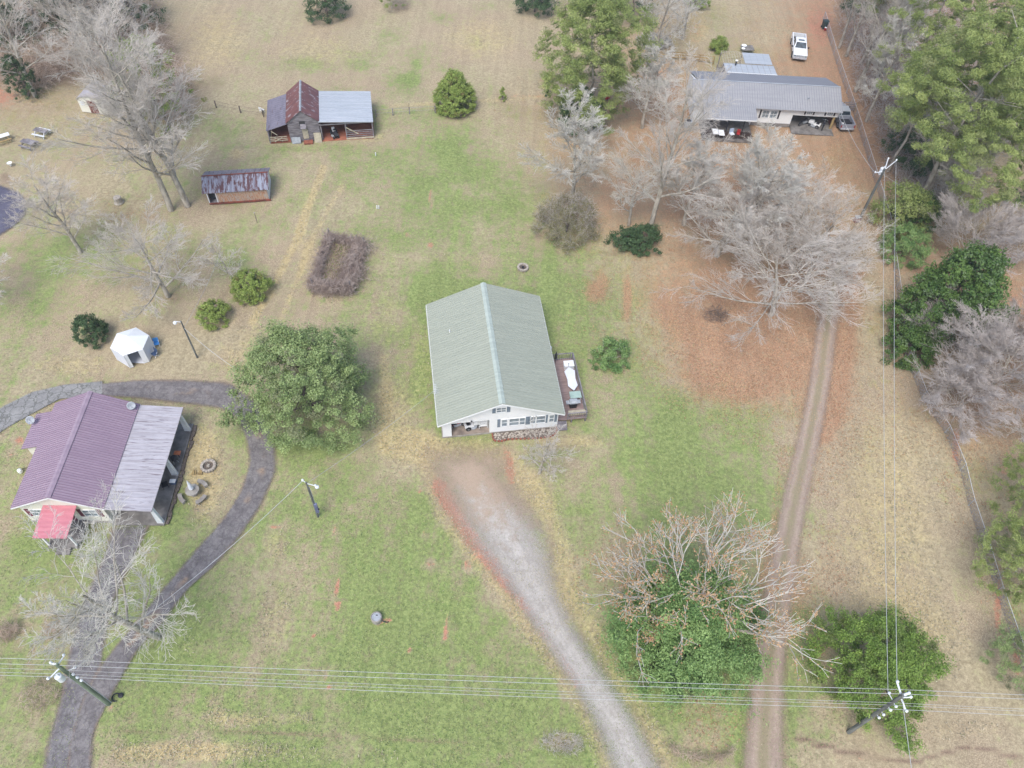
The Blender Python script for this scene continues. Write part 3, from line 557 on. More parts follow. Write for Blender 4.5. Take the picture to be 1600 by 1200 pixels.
# ---- deck along its right side
dk = thing('wooden_deck', 'raised red brown wooden deck with grey railing along the right side of the white house', 'deck', at1(W+.02, 0), yaw)
DX, DY0, DY1, DZ = 3.0, .3, 8.0, .62
bx('deck_floor', M('deck'), dk, 0, DX, DY0, DY1, DZ-.06, DZ)
for x in (.15, 1.5, DX-.1):
    for y in (DY0+.1, 2.8, 5.4, DY1-.1): bx('post', M('oldwood'), dk, x-.06, x+.06, y-.06, y+.06, 0, DZ-.06)
def railing(p, q, parent, h=.95, z=DZ, bal=.22, mat='oldwood'):
    p = Vector((*p, 0)); q = Vector((*q, 0)); d = q-p; L_ = d.length; a = math.atan2(d.y, d.x); mb = MB()
    for zz, tt in ((h, .05), (.12, .05)): c = (p+q)/2; mb.obox((c.x, c.y, z+zz), (L_, .1 if zz == h else .05, tt), a)
    n = int(L_/bal)
    for i in range(n+1):
        c = p+d*(i/n); big = i % 8 == 0 or i == n; mb.obox((c.x, c.y, z+h/2-.01), (.09 if big else .035, .09 if big else .035, h-.03), a)
    return mb.build('railing', M(mat), parent)
railing((DX-.05, DY0+.05), (DX-.05, DY1-.05), dk); railing((.9, DY1-.05), (DX-.1, DY1-.05), dk); railing((1.05, DY0+.05), (DX-.1, DY0+.05), dk)
st_ = MB()
for k in range(3): st_.box(.0, .95, DY0-.28*(k+1), DY0-.28*k, .0, DZ-.18*(k+1)+.02)
st_.build('steps', M('oldwood'), dk)
def at2(x, y, z=DZ): return at1(W+.02+x, y, z)
hm = thing('hammock', 'pale grey hammock stretched on its stand along the deck railing', 'hammock', at2(2.25, 4.9), yaw)
MB().prism([(0, 1.55), (.55, 1.05), (.42, .0), (.5, -.85), (0, -1.5), (-.5, -.85), (-.42, .0), (-.55, 1.05)], .48, .53, 2).build('bed', M('tentpanel'), hm)
MB().tube([(0, -1.75, .95), (0, -1.5, .05), (0, 1.5, .05), (0, 1.75, .95)], .035).build('stand', M('black'), hm)
for s in (-1, 1): MB().tube([(0, s*1.75, .95), (0, s*1.5, .53)], .015).build('rope', M('white'), hm)
sb = thing('storage_box', 'white lidded storage box at the far end of the deck', 'storage box', at2(2.35, 6.9), yaw)
bx('body', M('whitemetal'), sb, -.5, .5, -.35, .35, 0, .5); MB().obox((0, 0, .55), (1.06, .76, .08)).build('lid', M('tentroof'), sb, bevel=.02)
tb = thing('patio_table', 'pale green glass patio table between the hammock and the grill on the deck', 'table', at2(2.25, 2.75), yaw)
MB().obox((0, 0, .7), (1.15, .85, .04)).build('tabletop', MT.setdefault('palegreen', mottle('pale_green_glass', A(178, 200, 188), A(160, 184, 174), 2, .3)), tb, bevel=.01)
for sx in (-.5, .5):
    for sy in (-.35, .35): MB().tube([(sx, sy, 0), (sx*.95, sy*.95, .68)], .02).build('leg', M('whitemetal'), tb)
gl = thing('grill', 'grey lidded gas grill near the front of the deck', 'grill', at2(1.85, 1.85), yaw)
bx('cabinet', M('black'), gl, -.35, .35, -.28, .28, .05, .75); MB().prism([(-.3, .76), (.3, .76), (.3, .9), (.15, 1.05), (-.15, 1.05), (-.3, .9)], -.38, .38, 0).build('lid', M('galv'), gl)
bx('side_shelf', M('galv'), gl, .36, .72, -.22, .22, .72, .76); bx('side_shelf', M('galv'), gl, -.72, -.36, -.22, .22, .72, .76)
bn = thing('patio_bench', 'cream cushioned bench against the front railing of the deck', 'bench', at2(2.05, .75), yaw)
MB().obox((0, 0, .42), (1.7, .55, .14)).build('seat', M('oldwood_light'), bn, bevel=.03); MB().obox((0, -.25, .72), (1.7, .1, .5)).build('backrest', M('oldwood_light'), bn, bevel=.03)
for sx in (-.75, .75): bx('leg', M('oldwood'), bn, sx-.04, sx+.04, -.2, .2, 0, .35)
for k, (x, y) in enumerate(((.15, 7.4), (1.05, 7.55))):
    u_ = thing('patio_umbrella', ('dark closed umbrella leaning at the house end of the deck' if k == 0 else 'dark closed umbrella standing by the rear railing of the deck'), 'umbrella', at2(x, y), yaw)
    MB().tube([(0, 0, 0), (0, 0, 1.9)], .02).build('pole', M('black'), u_); MB().lathe([(.02, 1.85), (.1, 1.5), (.15, .8), (.05, .7)], n=8).build('canopy', M('black'), u_)
# ---- flower bed
fb = thing('flower_bed', 'brick edged bed of pale rocks and dry plants below the front windows', 'flower bed', at1(7.9, -.1), yaw)
e = MB(); bl_ = [(-3.1, 0), (-3.05, -.85), (-2.4, -1.05)]+[(x, -1.0-.1*math.sin(x)) for x in np.arange(-1.8, 2.6, .4)]+[(3.0, -.9), (3.35, -.3), (3.3, 0)]
for (ax, ay), (bx1, by1) in zip(bl_[:-1], bl_[1:]):
    n = max(1, int(math.hypot(bx1-ax, by1-ay)/.24))
    for i in range(n):
        t = (i+.5)/n; e.obox((ax+(bx1-ax)*t, ay+(by1-ay)*t, .07), (.21, .12, .18), math.atan2(by1-ay, bx1-ax)+random.uniform(-.08, .08))
e.build('brick_edging', M('brick'), fb)
MB().prism(bl_, .0, .06, 2).build('soil', M('ash'), fb)
rk = MB()
for i in range(260):
    x = random.uniform(-2.9, 3.1); y = random.uniform(-.85, -.08); s_ = random.uniform(.04, .11)
    rk.lathe([(s_*.3, 0), (s_, s_*.3), (s_*.9, s_*.7), (s_*.3, s_)], (x, y, .04), 6)
rk.build('rocks', M('stone'), fb)
ac = thing('water_tank', 'round white tank with a dark lid against the right wall of the white house', 'tank', at1(W+.75, 9.6), yaw)
MB().lathe([(.28, 0), (.32, .1), (.32, .75), (.28, .8)]).build('body', M('whitemetal'), ac); MB().lathe([(.2, .8), (.18, .86), (.05, .88)]).build('lid', M('navy'), ac)
# ---- in the garage bay
def wheel(parent, c, r_, wd, axis='x', rim=.6, mat='chrome'):
    t = MB().lathe([(r_*rim, -wd/2), (r_*.94, -wd/2), (r_, -wd*.3), (r_, wd*.3), (r_*.94, wd/2), (r_*rim, wd/2)], c, 20, axis).build('wheel', M('tyre'), parent, smooth=False)
    MB().lathe([(.02, -wd*.52), (r_*rim*.55, -wd*.45), (r_*rim*.99, -wd*.52), (r_*rim*.99, wd*.52), (r_*rim*.55, wd*.45), (.02, wd*.52)], c, 16, axis).build('rim', M(mat), t)
def motorcycle(label, loc, rz, col='black', group=None):
    t = thing('motorcycle', label, 'motorcycle', loc, rz, group)
    for x in (-.7, .72): wheel(t, (x, 0, .32), .32, .13, 'y', .65)
    MB().prism([(-.35, .35), (.3, .32), (.38, .6), (.1, .72), (-.4, .62)], -.14, .14, 1).build('engine', M('galv'), t)
    MB().prism([(-.05, .68), (.42, .72), (.36, .95), (.1, .98), (-.05, .85)], -.15, .15, 1).build('fuel_tank', M(col), t, bevel=.04)
    MB().prism([(-.8, .78), (-.05, .72), (-.05, .83), (-.45, .84), (-.85, .9)], -.13, .13, 1).build('seat', M('black'), t, bevel=.02)
    MB().tube([(.72, .09, .32), (.45, .09, .95)], .025).tube([(.72, -.09, .32), (.45, -.09, .95)], .025).build('fork', M('chrome'), t)
    MB().tube([(.25, .38, 1.05), (.42, .2, 1.0), (.42, -.2, 1.0), (.25, -.38, 1.05)], .018).build('handlebar', M('chrome'), t)
    MB().lathe([(.03, 0), (.09, .05), (.09, .09)], (.5, 0, .88), 12, 'x').build('headlight', M('whitemetal'), t)
    MB().prism([(-1.0, .55), (-.6, .66), (-.4, .62), (-.6, .72), (-1.02, .62)], -.08, .08, 1).build('fender', M(col), t)
    return t
def mower(label, loc, rz, hood='white', seat='black', group=None):
    t = thing('riding_mower', label, 'riding mower', loc, rz, group)
    for y in (-.38, .38): wheel(t, (-.5, y, .26), .26, .2, 'y', .5); wheel(t, (.6, y*.9, .18), .18, .14, 'y', .5)
    MB().prism([(.1, .35), (.85, .3), (.9, .6), (.75, .78), (.15, .85)], -.24, .24, 1).build('hood', M(hood), t, bevel=.05)
    MB().prism([(-.8, .32), (.1, .32), (.1, .42), (-.3, .5), (-.8, .6)], -.36, .36, 1).build('fender', M(hood), t, bevel=.03)
    MB().prism([(-.6, .6), (-.2, .55), (-.2, .66), (-.5, .7), (-.6, 1.0), (-.68, 1.0)], -.2, .2, 1).build('seat', M(seat), t, bevel=.03)
    MB().tube([(.2, 0, .8), (.05, 0, 1.02)], .02).lathe([(.15, 0), (.17, .01), (.15, .02)], (.05, 0, 1.02), 14).build('steering_wheel', M('black'), t)
    MB().lathe([(.5, .1), (.52, .14), (.5, .22), (.3, .26)], (.05, 0, 0), 18).build('mower_deck', M('galv'), t)
    return t
motorcycle('black motorcycle with red trim parked at the left of the open garage bay', at1(1.5, .95, .15), yaw+.25, 'red')
mower('white riding mower in the middle of the open garage bay', at1(2.95, .9, .15), yaw+.2)
gs = thing('garage_rack', 'white tubular rack beside the right jamb of the garage bay', 'rack', at1(4.0, .75, .15), yaw)
rkm = MB()
for x in (-.4, .4):
    for y in (-.2, .2): rkm.box(x-.025, x+.025, y-.025, y+.025, 0, 1.5)
rkm.build('frame', M('white'), gs)
for z in (.3, .8, 1.3): bx('shelf', M('white'), gs, -.37, .37, -.2, .2, z, z+.03)
oc = thing('tool_chest', 'orange and grey tool chest behind the white mower in the garage bay', 'tool chest', at1(3.45, 1.9, .15), yaw)
bx('body', M('orange'), oc, -.3, .3, -.25, .25, .08, .8, bevel=.02); bx('drawers', M('galv'), oc, -.26, .26, -.275, -.252, .15, .7)
# small roof antenna on the left eave
an = thing('roof_antenna', 'spindly pale antenna at the left eave of the sage roof', 'antenna', at1(-.35, 3.2, 2.75), yaw)
MB().tube([(0, 0, 0), (0, 0, 1.1)], .02).build('mast', M('whitemetal'), an)
a_ = MB().tube([(0, -.6, 1.05), (0, .6, 1.05)], .012)
for k in range(6): a_.tube([(-.35+.04*k, -.55+.2*k, 1.05), (.35-.04*k, -.55+.2*k, 1.05)], .01)
a_.build('elements', M('whitemetal'), an)
bx('roof_vent_pipe', M('white'), H1, 1.6, 1.7, 10.2, 10.3, 3.7, 4.1)

# ---- the house with the plum roof at the left
yw2 = R(2.9); u2 = Vector((math.cos(yw2), math.sin(yw2), 0)); v2 = Vector((-math.sin(yw2), math.cos(yw2), 0))
o2 = P(16, 794, 3.1); o2.z = 0; o2 = o2+u2*.4+v2*.35
W2, D2 = 7.05, 10.45; E2, R2 = 3.1, 5.0
H2 = thing('plum_roof_house', 'cream bungalow with a plum coloured metal roof beside the looping asphalt drive', 'house', o2, yw2)
MB().box(-.05, W2+.05, -.05, D2+.05, -.1, .25).build('foundation', M('concrete'), H2)
s2 = (R2-E2)/(W2/2+.4)
def g2(x): return E2+s2*(min(x, W2-x)+.4)-.1
wl = MB()
for y0, y1 in ((0, .18), (D2-.18, D2)): wl.prism([(0, .25), (W2, .25), (W2, g2(0)), (W2/2, g2(W2/2)), (0, g2(0))], y0, y1, 1)
wl.box(0, .18, .18, D2-.18, .25, g2(0)); wl.box(W2-.18, W2, .18, D2-.18, .25, g2(0)); wl.build('wall', M('cream'), H2)
for s in (0, 1):
    xe = -.4 if s == 0 else W2+.4
    roof_plane('roof', [(W2/2, -.35, R2), (W2/2, D2+.35, R2), (xe, D2+.35, E2), (xe, -.35, E2)], M('roofpurple'), M('roofpurplerib'), H2, .24, rib=(.06, .04))
rc = MB()
for s in (-1, 1): rc.slab([(W2/2, -.37, R2+.07), (W2/2+s*.25, -.37, R2-.03), (W2/2+s*.25, D2+.37, R2-.03), (W2/2, D2+.37, R2+.07)], .03)
rc.build('ridge_cap', M('roofpurple'), H2)
fa = MB()
for s in (0, 1):
    xe = -.42 if s == 0 else W2+.42
    fa.prism([(W2/2, R2-.07), (xe, E2-.07), (xe, E2-.22), (W2/2, R2-.22)], -.38, -.35, 1); fa.prism([(W2/2, R2-.07), (xe, E2-.07), (xe, E2-.22), (W2/2, R2-.22)], D2+.35, D2+.38, 1)
fa.build('fascia', M('white'), H2)
for x in (1.25, 5.7): window(H2, x, 1.15, 1.25, 1.15, 0, mull=1)
for x in (.4, 2.1, 4.86, 6.55):
    sh = MB().box(x-.17, x+.17, -.035, -.003, 1.1, 2.35)
    for k in range(7): sh.box(x-.13, x+.13, -.05, -.036, 1.2+k*.16, 1.24+k*.16)
    sh.build('shutter', M('shuttermaroon'), H2)
for y in (2.5, 6.5): window(H2, y, 1.2, 1.1, 1.1, W2, side=1)
# red porch
pr = MB().box(2.35, 4.9, -2.6, -.05, .0, .4).build('porch_floor', M('slab'), H2)
for x in (2.45, 4.8): bx('porch_post', M('white'), H2, x-.07, x+.07, -2.5, -2.36, .4, 2.62)
roof_plane('porch_roof', [(2.2, -.02, 3.05), (5.05, -.02, 3.05), (5.05, -2.95, 2.72), (2.2, -2.95, 2.72)], M('roofred'), None, H2)
pr_ = MB()
for k in range(8):
    y = -.25-k*.36; pr_.box(2.22, 5.03, y-.015, y+.015, 3.05+(y+.02)*.1126+.002, 3.05+(y+.02)*.1126+.022)
pr_.build('porch_roof_seams', M('roofred'), H2)
bx('door', M('shuttermaroon'), H2, 3.2, 4.1, -.05, -.003, .4, 2.4)
for k in range(2): bx('porch_step', M('slab'), H2, 3.1, 4.3, -2.6-.3*(k+1), -2.6-.3*k, 0, .27-.13*k)
# annex at the left
bx('annex_wall', M('cream'), H2, -1.75, -.003, 6.25, 9.6, 0, 2.45)
roof_plane('annex_roof', [(-.2, 6.0, 3.05), (-.2, 9.9, 3.05), (-2.1, 9.9, 2.5), (-2.1, 6.0, 2.5)], M('roofpurple'), M('roofpurplerib'), H2, .24, rib=(.06, .04))
# carport
bx('carport_slab', M('slab'), H2, W2+.02, W2+4.6, -.3, D2+.2, -.05, .1)
roof_plane('carport_roof', [(W2+.3, -.35, 3.02), (W2+.3, D2+.3, 3.02), (W2+4.35, D2+.3, 2.72), (W2+4.35, -.35, 2.72)], M('roofcar'), M('roofcar'), H2, .6, th=.1, rib=(.04, .03))
for y in (.0, 4.95, 9.9):
    MB().add([(W2+3.95, y-.14, .1), (W2+4.5, y-.14, .1), (W2+4.5, y+.14, .1), (W2+3.95, y+.14, .1), (W2+4.05, y-.12, 2.63), (W2+4.33, y-.12, 2.63), (W2+4.33, y+.12, 2.63), (W2+4.05, y+.12, 2.63)],
        [(0, 3, 2, 1), (4, 5, 6, 7), (0, 1, 5, 4), (1, 2, 6, 5), (2, 3, 7, 6), (3, 0, 4, 7)]).build('carport_pillar', M('whitemetal'), H2)
bx('carport_beam', M('white'), H2, W2+4.1, W2+4.28, -.3, D2+.25, 2.58, 2.7)
def at3(x, y, z=0): return o2+u2*x+v2*y+Vector((0, 0, z))
def dish(label, loc, rz):
    t = thing('satellite_dish', label, 'satellite dish', loc, rz, 'satellite dishes on the plum roof house')
    MB().tube([(0, 0, 0), (0, 0, .5), (0, -.12, .62)], .03).build('mount', M('galv'), t)
    vs = []; fs = []; n = 18; rr = [(.0, .0), (.2, .02), (.36, .07), (.48, .13)]
    tilt = Matrix.Rotation(R(50), 3, 'X')
    for r_, h in rr:
        for k in range(n): vs.append(tilt @ Vector((max(r_, .01)*math.cos(2*math.pi*k/n), max(r_, .01)*math.sin(2*math.pi*k/n), h))+Vector((0, -.16, .72)))
    fs = [(i*n+k, i*n+(k+1) % n, (i+1)*n+(k+1) % n, (i+1)*n+k) for i in range(3) for k in range(n)]
    o = MB().add([v*.8 for v in vs], fs).build('reflector', M('galv'), t, smooth=True); so2 = o.modifiers.new('thick', 'SOLIDIFY'); so2.thickness = .02
    MB().tube([(0, -.2, .5), (0, -.75, .75)], .02).lathe([(.04, 0), (.05, .08)], (0, -.75, .73), 8).build('feed_arm', M('galv'), t)
dish('white satellite dish on the rear right slope of the plum roof', at3(W2-.1, D2-.15, 3.1), yw2+.5)
dish('white satellite dish at the outer edge of the small plum annex roof', at3(-2.0, 8.9, 2.6), yw2+.3)
gl = thing('kettle_grill', 'black barbecue grill with an orange topped side table beyond the carport edge', 'grill', at3(W2+4.05, 6.2, .1), yw2)
MB().lathe([(.05, .5), (.28, .62), (.33, .8), (.25, .98), (.05, 1.05)]).build('bowl', M('black'), gl)
for k in range(3): MB().tube([(.28*math.cos(k*2.1), .28*math.sin(k*2.1), 0), (.12*math.cos(k*2.1), .12*math.sin(k*2.1), .62)], .02).build('leg', M('galv'), gl)
MB().obox((.15, .6, .75), (.6, .45, .05)).build('side_table', M('orange'), gl); MB().tube([(.15, .6, 0), (.15, .6, .72)], .04).build('pedestal', M('black'), gl)
cr = thing('patio_chair', 'black metal patio chair under the open side of the carport', 'chair', at3(W2+3.75, 3.6, .1), yw2+.5)
MB().obox((0, 0, .42), (.55, .55, .06)).build('seat', M('black'), cr); MB().obox((-.26, 0, .75), (.05, .55, .6)).build('backrest', M('black'), cr)
for sx in (-.23, .23):
    for sy in (-.23, .23): MB().tube([(sx, sy, 0), (sx, sy, .4)], .02).build('leg', M('black'), cr)
cb = thing('cooler', 'small white lidded cooler beside the middle carport pillar', 'cooler', at3(W2+4.35, 4.0, .1), yw2)
bx('body', M('navy'), cb, -.25, .25, -.18, .18, 0, .32, bevel=.02); bx('lid', M('white'), cb, -.27, .27, -.2, .2, .325, .4, bevel=.02)
mg = MB(); y = -.2
while y < D2: 
    l = random.uniform(.3, .6); mg.obox((W2+4.85+random.uniform(-.08, .08), y+l/2, .05), (random.uniform(.2, .35), l*.93, random.uniform(.12, .2)), random.uniform(-.1, .1)); y += l
o = mg.build('stone_edging', M('ash'), None); o.location = o2; o.rotation_euler = (0, 0, yw2); tag(o, 'low dark stone edging along the carport slab', 'edging')

# ---- barn
yb = R(11.5); ub = Vector((math.cos(yb), math.sin(yb), 0)); vb = Vector((-math.sin(yb), math.cos(yb), 0)); ob = Vector((-31.15, 87.75, 0))
BN = thing('old_barn', 'grey weathered wooden barn with a steep rusty gable roof and two lean-to wings', 'barn', ob, yb)
BW, BD, BE, BR = 4.0, 6.6, 3.05, 4.75; bs = (BR-BE)/(BW/2+.15)
wl = MB()
for y0, y1 in ((0, .12), (BD-.12, BD)): wl.prism([(0, 0), (BW, 0), (BW, BE+.04), (BW/2, BR-.13), (0, BE+.04)], y0, y1, 1)
wl.box(0, .12, .12, BD-.12, 0, BE+.05); wl.box(BW-.12, BW, .12, BD-.12, 0, BE+.05); wl.build('wall', M('oldwood'), BN)
bd = MB()
for k in range(13): bd.box(.02, BW-.02, -.025, -.003, .1+k*.24, .12+k*.24)
bd.build('board_seams', MT.setdefault('oldwood_dark', mottle('dark_boards', A(96, 88, 90), A(80, 74, 76), 3)), BN)
for s in (0, 1):
    xe = -.15 if s == 0 else BW+.15
    o = roof_plane('gable_roof', [(BW/2, -.25, BR), (BW/2, BD+.3, BR), (xe, BD+.3, BE), (xe, -.25, BE)], M('rust'), None, BN)
rc = MB()
for s in (-1, 1): rc.slab([(BW/2, -.27, BR+.05), (BW/2+s*.14, -.27, BR-.07), (BW/2+s*.14, BD+.32, BR-.07), (BW/2, BD+.32, BR+.05)], .02)
rc.build('ridge_cap', M('galv'), BN)
# left lean-to
roof_plane('left_lean_roof', [(-.02, -.1, 2.85), (-.02, BD+.35, 2.85), (-2.85, BD+.35, 2.0), (-2.85, -.1, 2.0)], M('rustgrey'), M('rustgrey'), BN, .45, rib=(.05, .03))
for y in (0.05, 3.2, BD): bx('post', M('oldwood'), BN, -2.75, -2.62, y, y+.13, 0, 1.95)
bx('side_boards', M('oldwood'), BN, -2.7, -2.65, .2, BD, .1, 1.5); bx('dirt_floor', M('redclay'), BN, -2.6, -.01, 0, BD, -.02, .04); bx('rear_boards', M('oldwood'), BN, -2.62, -.01, BD-.05, BD, 0, 2.0)
for z in (.35, .62, .9): bx('gate_rail', M('oldwood_light'), BN, -2.6, -.35, -.05, 0, z, z+.09)
MB().obox((-1.5, -.08, .6), (1.2, .04, .09), 0, 0, .5).obox((-1.5, -.125, .6), (1.2, .04, .09), 0, 0, -.5).build('gate_brace', M('oldwood_light'), BN)
MB().obox((-1.9, -.02, 1.55), (1.0, .06, .1), 0, 0, .75).build('knee_brace', M('oldwood_light'), BN)
# front details
bx('loft_hatch_shade', M('dark'), BN, 1.55, 2.3, -.03, -.004, 2.35, 3.05); MB().obox((2.0, -.25, 2.45), (.75, .06, .75), 0, R(-55)).build('loft_door', M('oldwood'), BN)  # dark panel on the solid wall, painted as the shaded loft opening
bx('door', M('oldwood_light'), BN, 1.75, 2.45, -.09, -.03, .45, 1.9); bx('doorstep', M('brick'), BN, 1.7, 2.9, -.75, -.1, 0, .25)
# right lean-to
X0, X1 = BW+.02, BW+7.1
roof_plane('right_lean_roof', [(X0, -.35, 3.0), (X0, BD+.25, 3.0), (X1, BD+.25, 2.5), (X1, -.35, 2.5)], M('rooflight'), M('rooflight'), BN, .5, rib=(.06, .035))
for x in (X0+.1, X0+3.3, X1-.25):
    for y in (.0, BD-.15): bx('post', M('oldwood'), BN, x, x+.15, y, y+.15, 0, 2.42)
bx('header_beam', M('oldwood'), BN, X0, X1-.2, -.18, -.02, 2.33, 2.45); bx('rear_boards', M('oldwood'), BN, X0, X1-.1, BD, BD+.04, 0, 2.4); bx('side_boards', M('redboard'), BN, X1-.1, X1-.06, .2, BD, 0, 1.5)
bx('dirt_floor', M('redclay'), BN, X0, X1-.12, -.3, BD-.01, -.05, .03)
for z in (.25, .55, .85, 1.1): bx('pen_rail', M('oldwood'), BN, X0+3.46, X1-.27, -.03, .02, z, z+.1)
bx('bottom_plank', M('oldwood_light'), BN, X0+3.3, X1-.1, -.3, -.08, 0, .14)
MB().obox((X0+4.2, -.09, 1.2), (1.9, .05, .12), 0, 0, .62).build('diagonal_brace', M('oldwood_light'), BN)
bx('divider_boards', M('oldwood'), BN, X0+3.34, X0+3.4, .2, BD-.2, 0, 1.2)
def atb(x, y, z=0): return ob+ub*x+vb*y+Vector((0, 0, z))
mower('small dark riding mower with white wheels parked in the open barn bay', atb(BW+1.8, .7, .03), yb-1.3, 'black', 'white')
pl = tag(MB().obox((0, 0, .62), (.95, .06, 1.35), 0, R(-14)).build('sheet_panel', M('oldwood_light')), 'cream board panel leaning against the barn front right of the doorstep', 'panel'); pl.location = atb(3.6, -.3); pl.rotation_euler = (0, 0, yb)
pl = tag(MB().obox((0, 0, .4), (1.15, .06, .85), 0, R(-18)).build('sheet_panel', M('galv')), 'grey panel leaning against the barn front left of the doorstep', 'panel'); pl.location = atb(.75, -.25); pl.rotation_euler = (0, 0, yb)
ch = thing('plastic_chair', 'white plastic chair behind the left wing of the barn', 'chair', P(410, 176), 1.2)
MB().obox((0, 0, .42), (.5, .5, .05)).build('seat', M('white'), ch); MB().obox((-.24, 0, .7), (.05, .5, .55), 0, 0, -.15).build('backrest', M('white'), ch)
for sx in (-.2, .2):
    for sy in (-.2, .2): MB().tube([(sx, sy, 0), (sx, sy, .42)], .025).build('leg', M('white'), ch)
# ---- rusty tin shed
ys = R(10.6); us = Vector((math.cos(ys), math.sin(ys), 0)); vs_ = Vector((-math.sin(ys), math.cos(ys), 0)); os_ = P(328, 319.5)
SH = thing('tin_shed', 'long low shed of streaked rusty tin with an open doorway at its left end', 'shed', os_, ys)
SW, SD, SE, SR = 7.2, 3.9, 1.95, 2.75
wl = MB().box(1.1, SW, 0, .08, .12, SE-.06).box(0, SW, SD-.08, SD, .12, SE-.06).box(0, .08, .08, SD-.08, .12, SE-.06); wl.build('wall', M('shedwall'), SH)
MB().prism([(0, .12), (SD-.08, .12), (SD-.08, SE-.06), (SD/2, SR-.1), (0, SE-.06)], SW-.08, SW, 0).build('end_wall', M('whitemetal'), SH)
bx('floor', M('oldwood'), SH, 0, SW, 0, SD-.1, .02, .12); bx('sill_board', M('redboard'), SH, 0, SW+.2, -.12, -.003, .05, .25)
for x in (0, 1.0): bx('door_post', M('whitemetal'), SH, x, x+.1, -.02, .08, .12, SE-.06)
bx('doorway', M('dark'), SH, .1, 1.0, .5, .54, .5, 1.8)  # dark sheet behind the opening, painted as the shade inside the shed
for i, (y0, z0) in enumerate(((-.2, SE-.1), (SD+.2, SE-.1))):
    roof_plane('roof', [(-.45, SD/2, SR), (SW+.25, SD/2, SR), (SW+.25, y0, z0), (-.45, y0, z0)], M('shedroof' if i == 0 else 'rustgrey'), M('shedroof'), SH, .55, rib=(.05, .03))
bx('ridge_board', M('redboard'), SH, -.45, SW+.27, SD/2-.09, SD/2+.09, SR+.04, SR+.07)
for x in (.2, SW-.15): bx('pier', M('concrete'), SH, x-.15, x+.15, -.05, .2, -.1, .02)
# ---- white little shed under the bare trees
yw = R(-6); ow = P(129, 175)
WS = thing('garden_shed', 'small cream shed with a pale roof under the big bare trees', 'shed', ow, yw)
WL = MB(); ww, wd_, we, wr = 4.0, 3.6, 2.0, 2.75
for y0, y1 in ((0, .08), (wd_-.08, wd_)): WL.prism([(0, .05), (ww, .05), (ww, we), (ww*.85, we+.45), (ww/2, wr-.06), (ww*.15, we+.45), (0, we)], y0, y1, 1)
WL.box(0, .08, .08, wd_-.08, .05, we).box(ww-.08, ww, .08, wd_-.08, .05, we); WL.build('wall', M('cream'), WS)
RF = MB()
for a, b in (((ww/2, wr), (-.0+ww*.13, we+.5)), ((ww*.13, we+.5), (-.15, we-.03)), ((ww/2, wr), (ww*.87, we+.5)), ((ww*.87, we+.5), (ww+.15, we-.03))):
    RF.slab([(a[0], -.2, a[1]), (a[0], wd_+.2, a[1]), (b[0], wd_+.2, b[1]), (b[0], -.2, b[1])], .05)
RF.build('roof', M('roofcar'), WS)
bx('door', M('redboard'), WS, 1.35, 2.5, -.04, -.003, .1, 1.95); bx('window', M('whitemetal'), WS, .3, .85, -.04, -.003, 1.1, 1.7)
# ---- far grey roofed house
of = Vector((24.6, 97.3, 0)); FH = thing('grey_roof_house', 'long low white house with a grey metal roof and open carport behind bare trees', 'house', of, 0)
x1_ = 18.6; xL = -1.4; DF = 7.6; FE, FR = 3.0, 4.45; ry = 3.4
wl = MB().box(xL, 12.4, 0, .2, 0, 2.85).box(xL, xL+.2, .2, DF, 0, 2.85).box(x1_-.2, x1_, 3.4, DF, 0, 2.85).box(xL+.2, x1_-.2, DF-.2, DF, 0, 2.85)
wl.box(12.4, x1_, -.0, .2, 1.9, 2.85).box(12.4, x1_, 3.2, 3.4, 0, 2.85).box(12.2, 12.4, .2, 3.2, 0, 2.85)
for xx in (xL, x1_-.2): wl.prism([(0, 2.85), (DF, 2.85), (ry+.4, 4.25), (ry-.4, 4.25)], xx, xx+.2, 0)
wl.build('wall', M('white'), FH)
bx('foundation', M('slab'), FH, 6.9, 12.4, -.04, -.003, 0, .5)
roof_plane('front_roof', [(xL-.4, ry, FR), (x1_+.25, ry, FR), (x1_+.25, -.6, FE), (xL-.4, -.6, FE)], M('roofgrey'), M('roofgreyrib'), FH, .34)
roof_plane('rear_roof', [(xL+.5, ry, FR), (x1_+.25, ry, FR), (x1_-.35, DF+.5, FE), (xL-.1, DF+.5, FE)], M('roofgreyrib'), M('roofgreyrib'), FH, .34)
roof_plane('porch_roof', [(-.5, -.2, 3.42), (6.75, -.2, 3.42), (6.75, -3.1, 2.75), (-.5, -3.1, 2.75)], M('roofgrey'), M('roofgreyrib'), FH, .30)
MB().box(-.5, 6.75, -3.16, -3.11, 2.6, 2.74).build('porch_fascia', M('white'), FH)
bx('ridge_cap', M('rooflight'), FH, xL-.4, x1_+.25, ry-.08, ry+.08, FR+.03, FR+.06)
bx('porch_floor', M('slab'), FH, -.3, 6.6, -4.3, -.01, 0, .45)
for x in (.8, 3.0, 5.2): bx('porch_post', M('black'), FH, x-.06, x+.06, -2.9, -2.78, .45, 2.62)
bx('carport_slab', M('slab'), FH, 12.5, x1_-.2, -1.6, 3.2, -.03, .08)
bx('carport_post', M('treatedwood'), FH, x1_-.55, x1_-.3, -.05, .2, .08, 1.9); bx('carport_kneewall', M('redboard'), FH, x1_-.3, x1_-.2, .2, 3.2, .08, 1.0)
for x in (8.6, 9.7): window(FH, x, 1.25, 1.0, 1.2, 0)
for x in (7.85, 10.45, 13.95, 15.15, 16.75, 18.0):
    sh = MB().box(x-.11, x+.11, -.035, -.003, 1.2 if x < 11 else 2.1, 2.5 if x < 11 else 2.68); sh.build('shutter', M('shutterblack'), FH)
for x in (14.55, 17.4): window(FH, x, 2.12, .85, .55, 0, mull=2)
MB().tube([(14.2, 1.3, 3.7), (14.2, 1.3, 3.95), (14.0, 1.0, 3.98)], .06).build('vent_pipe', M('galv'), FH)
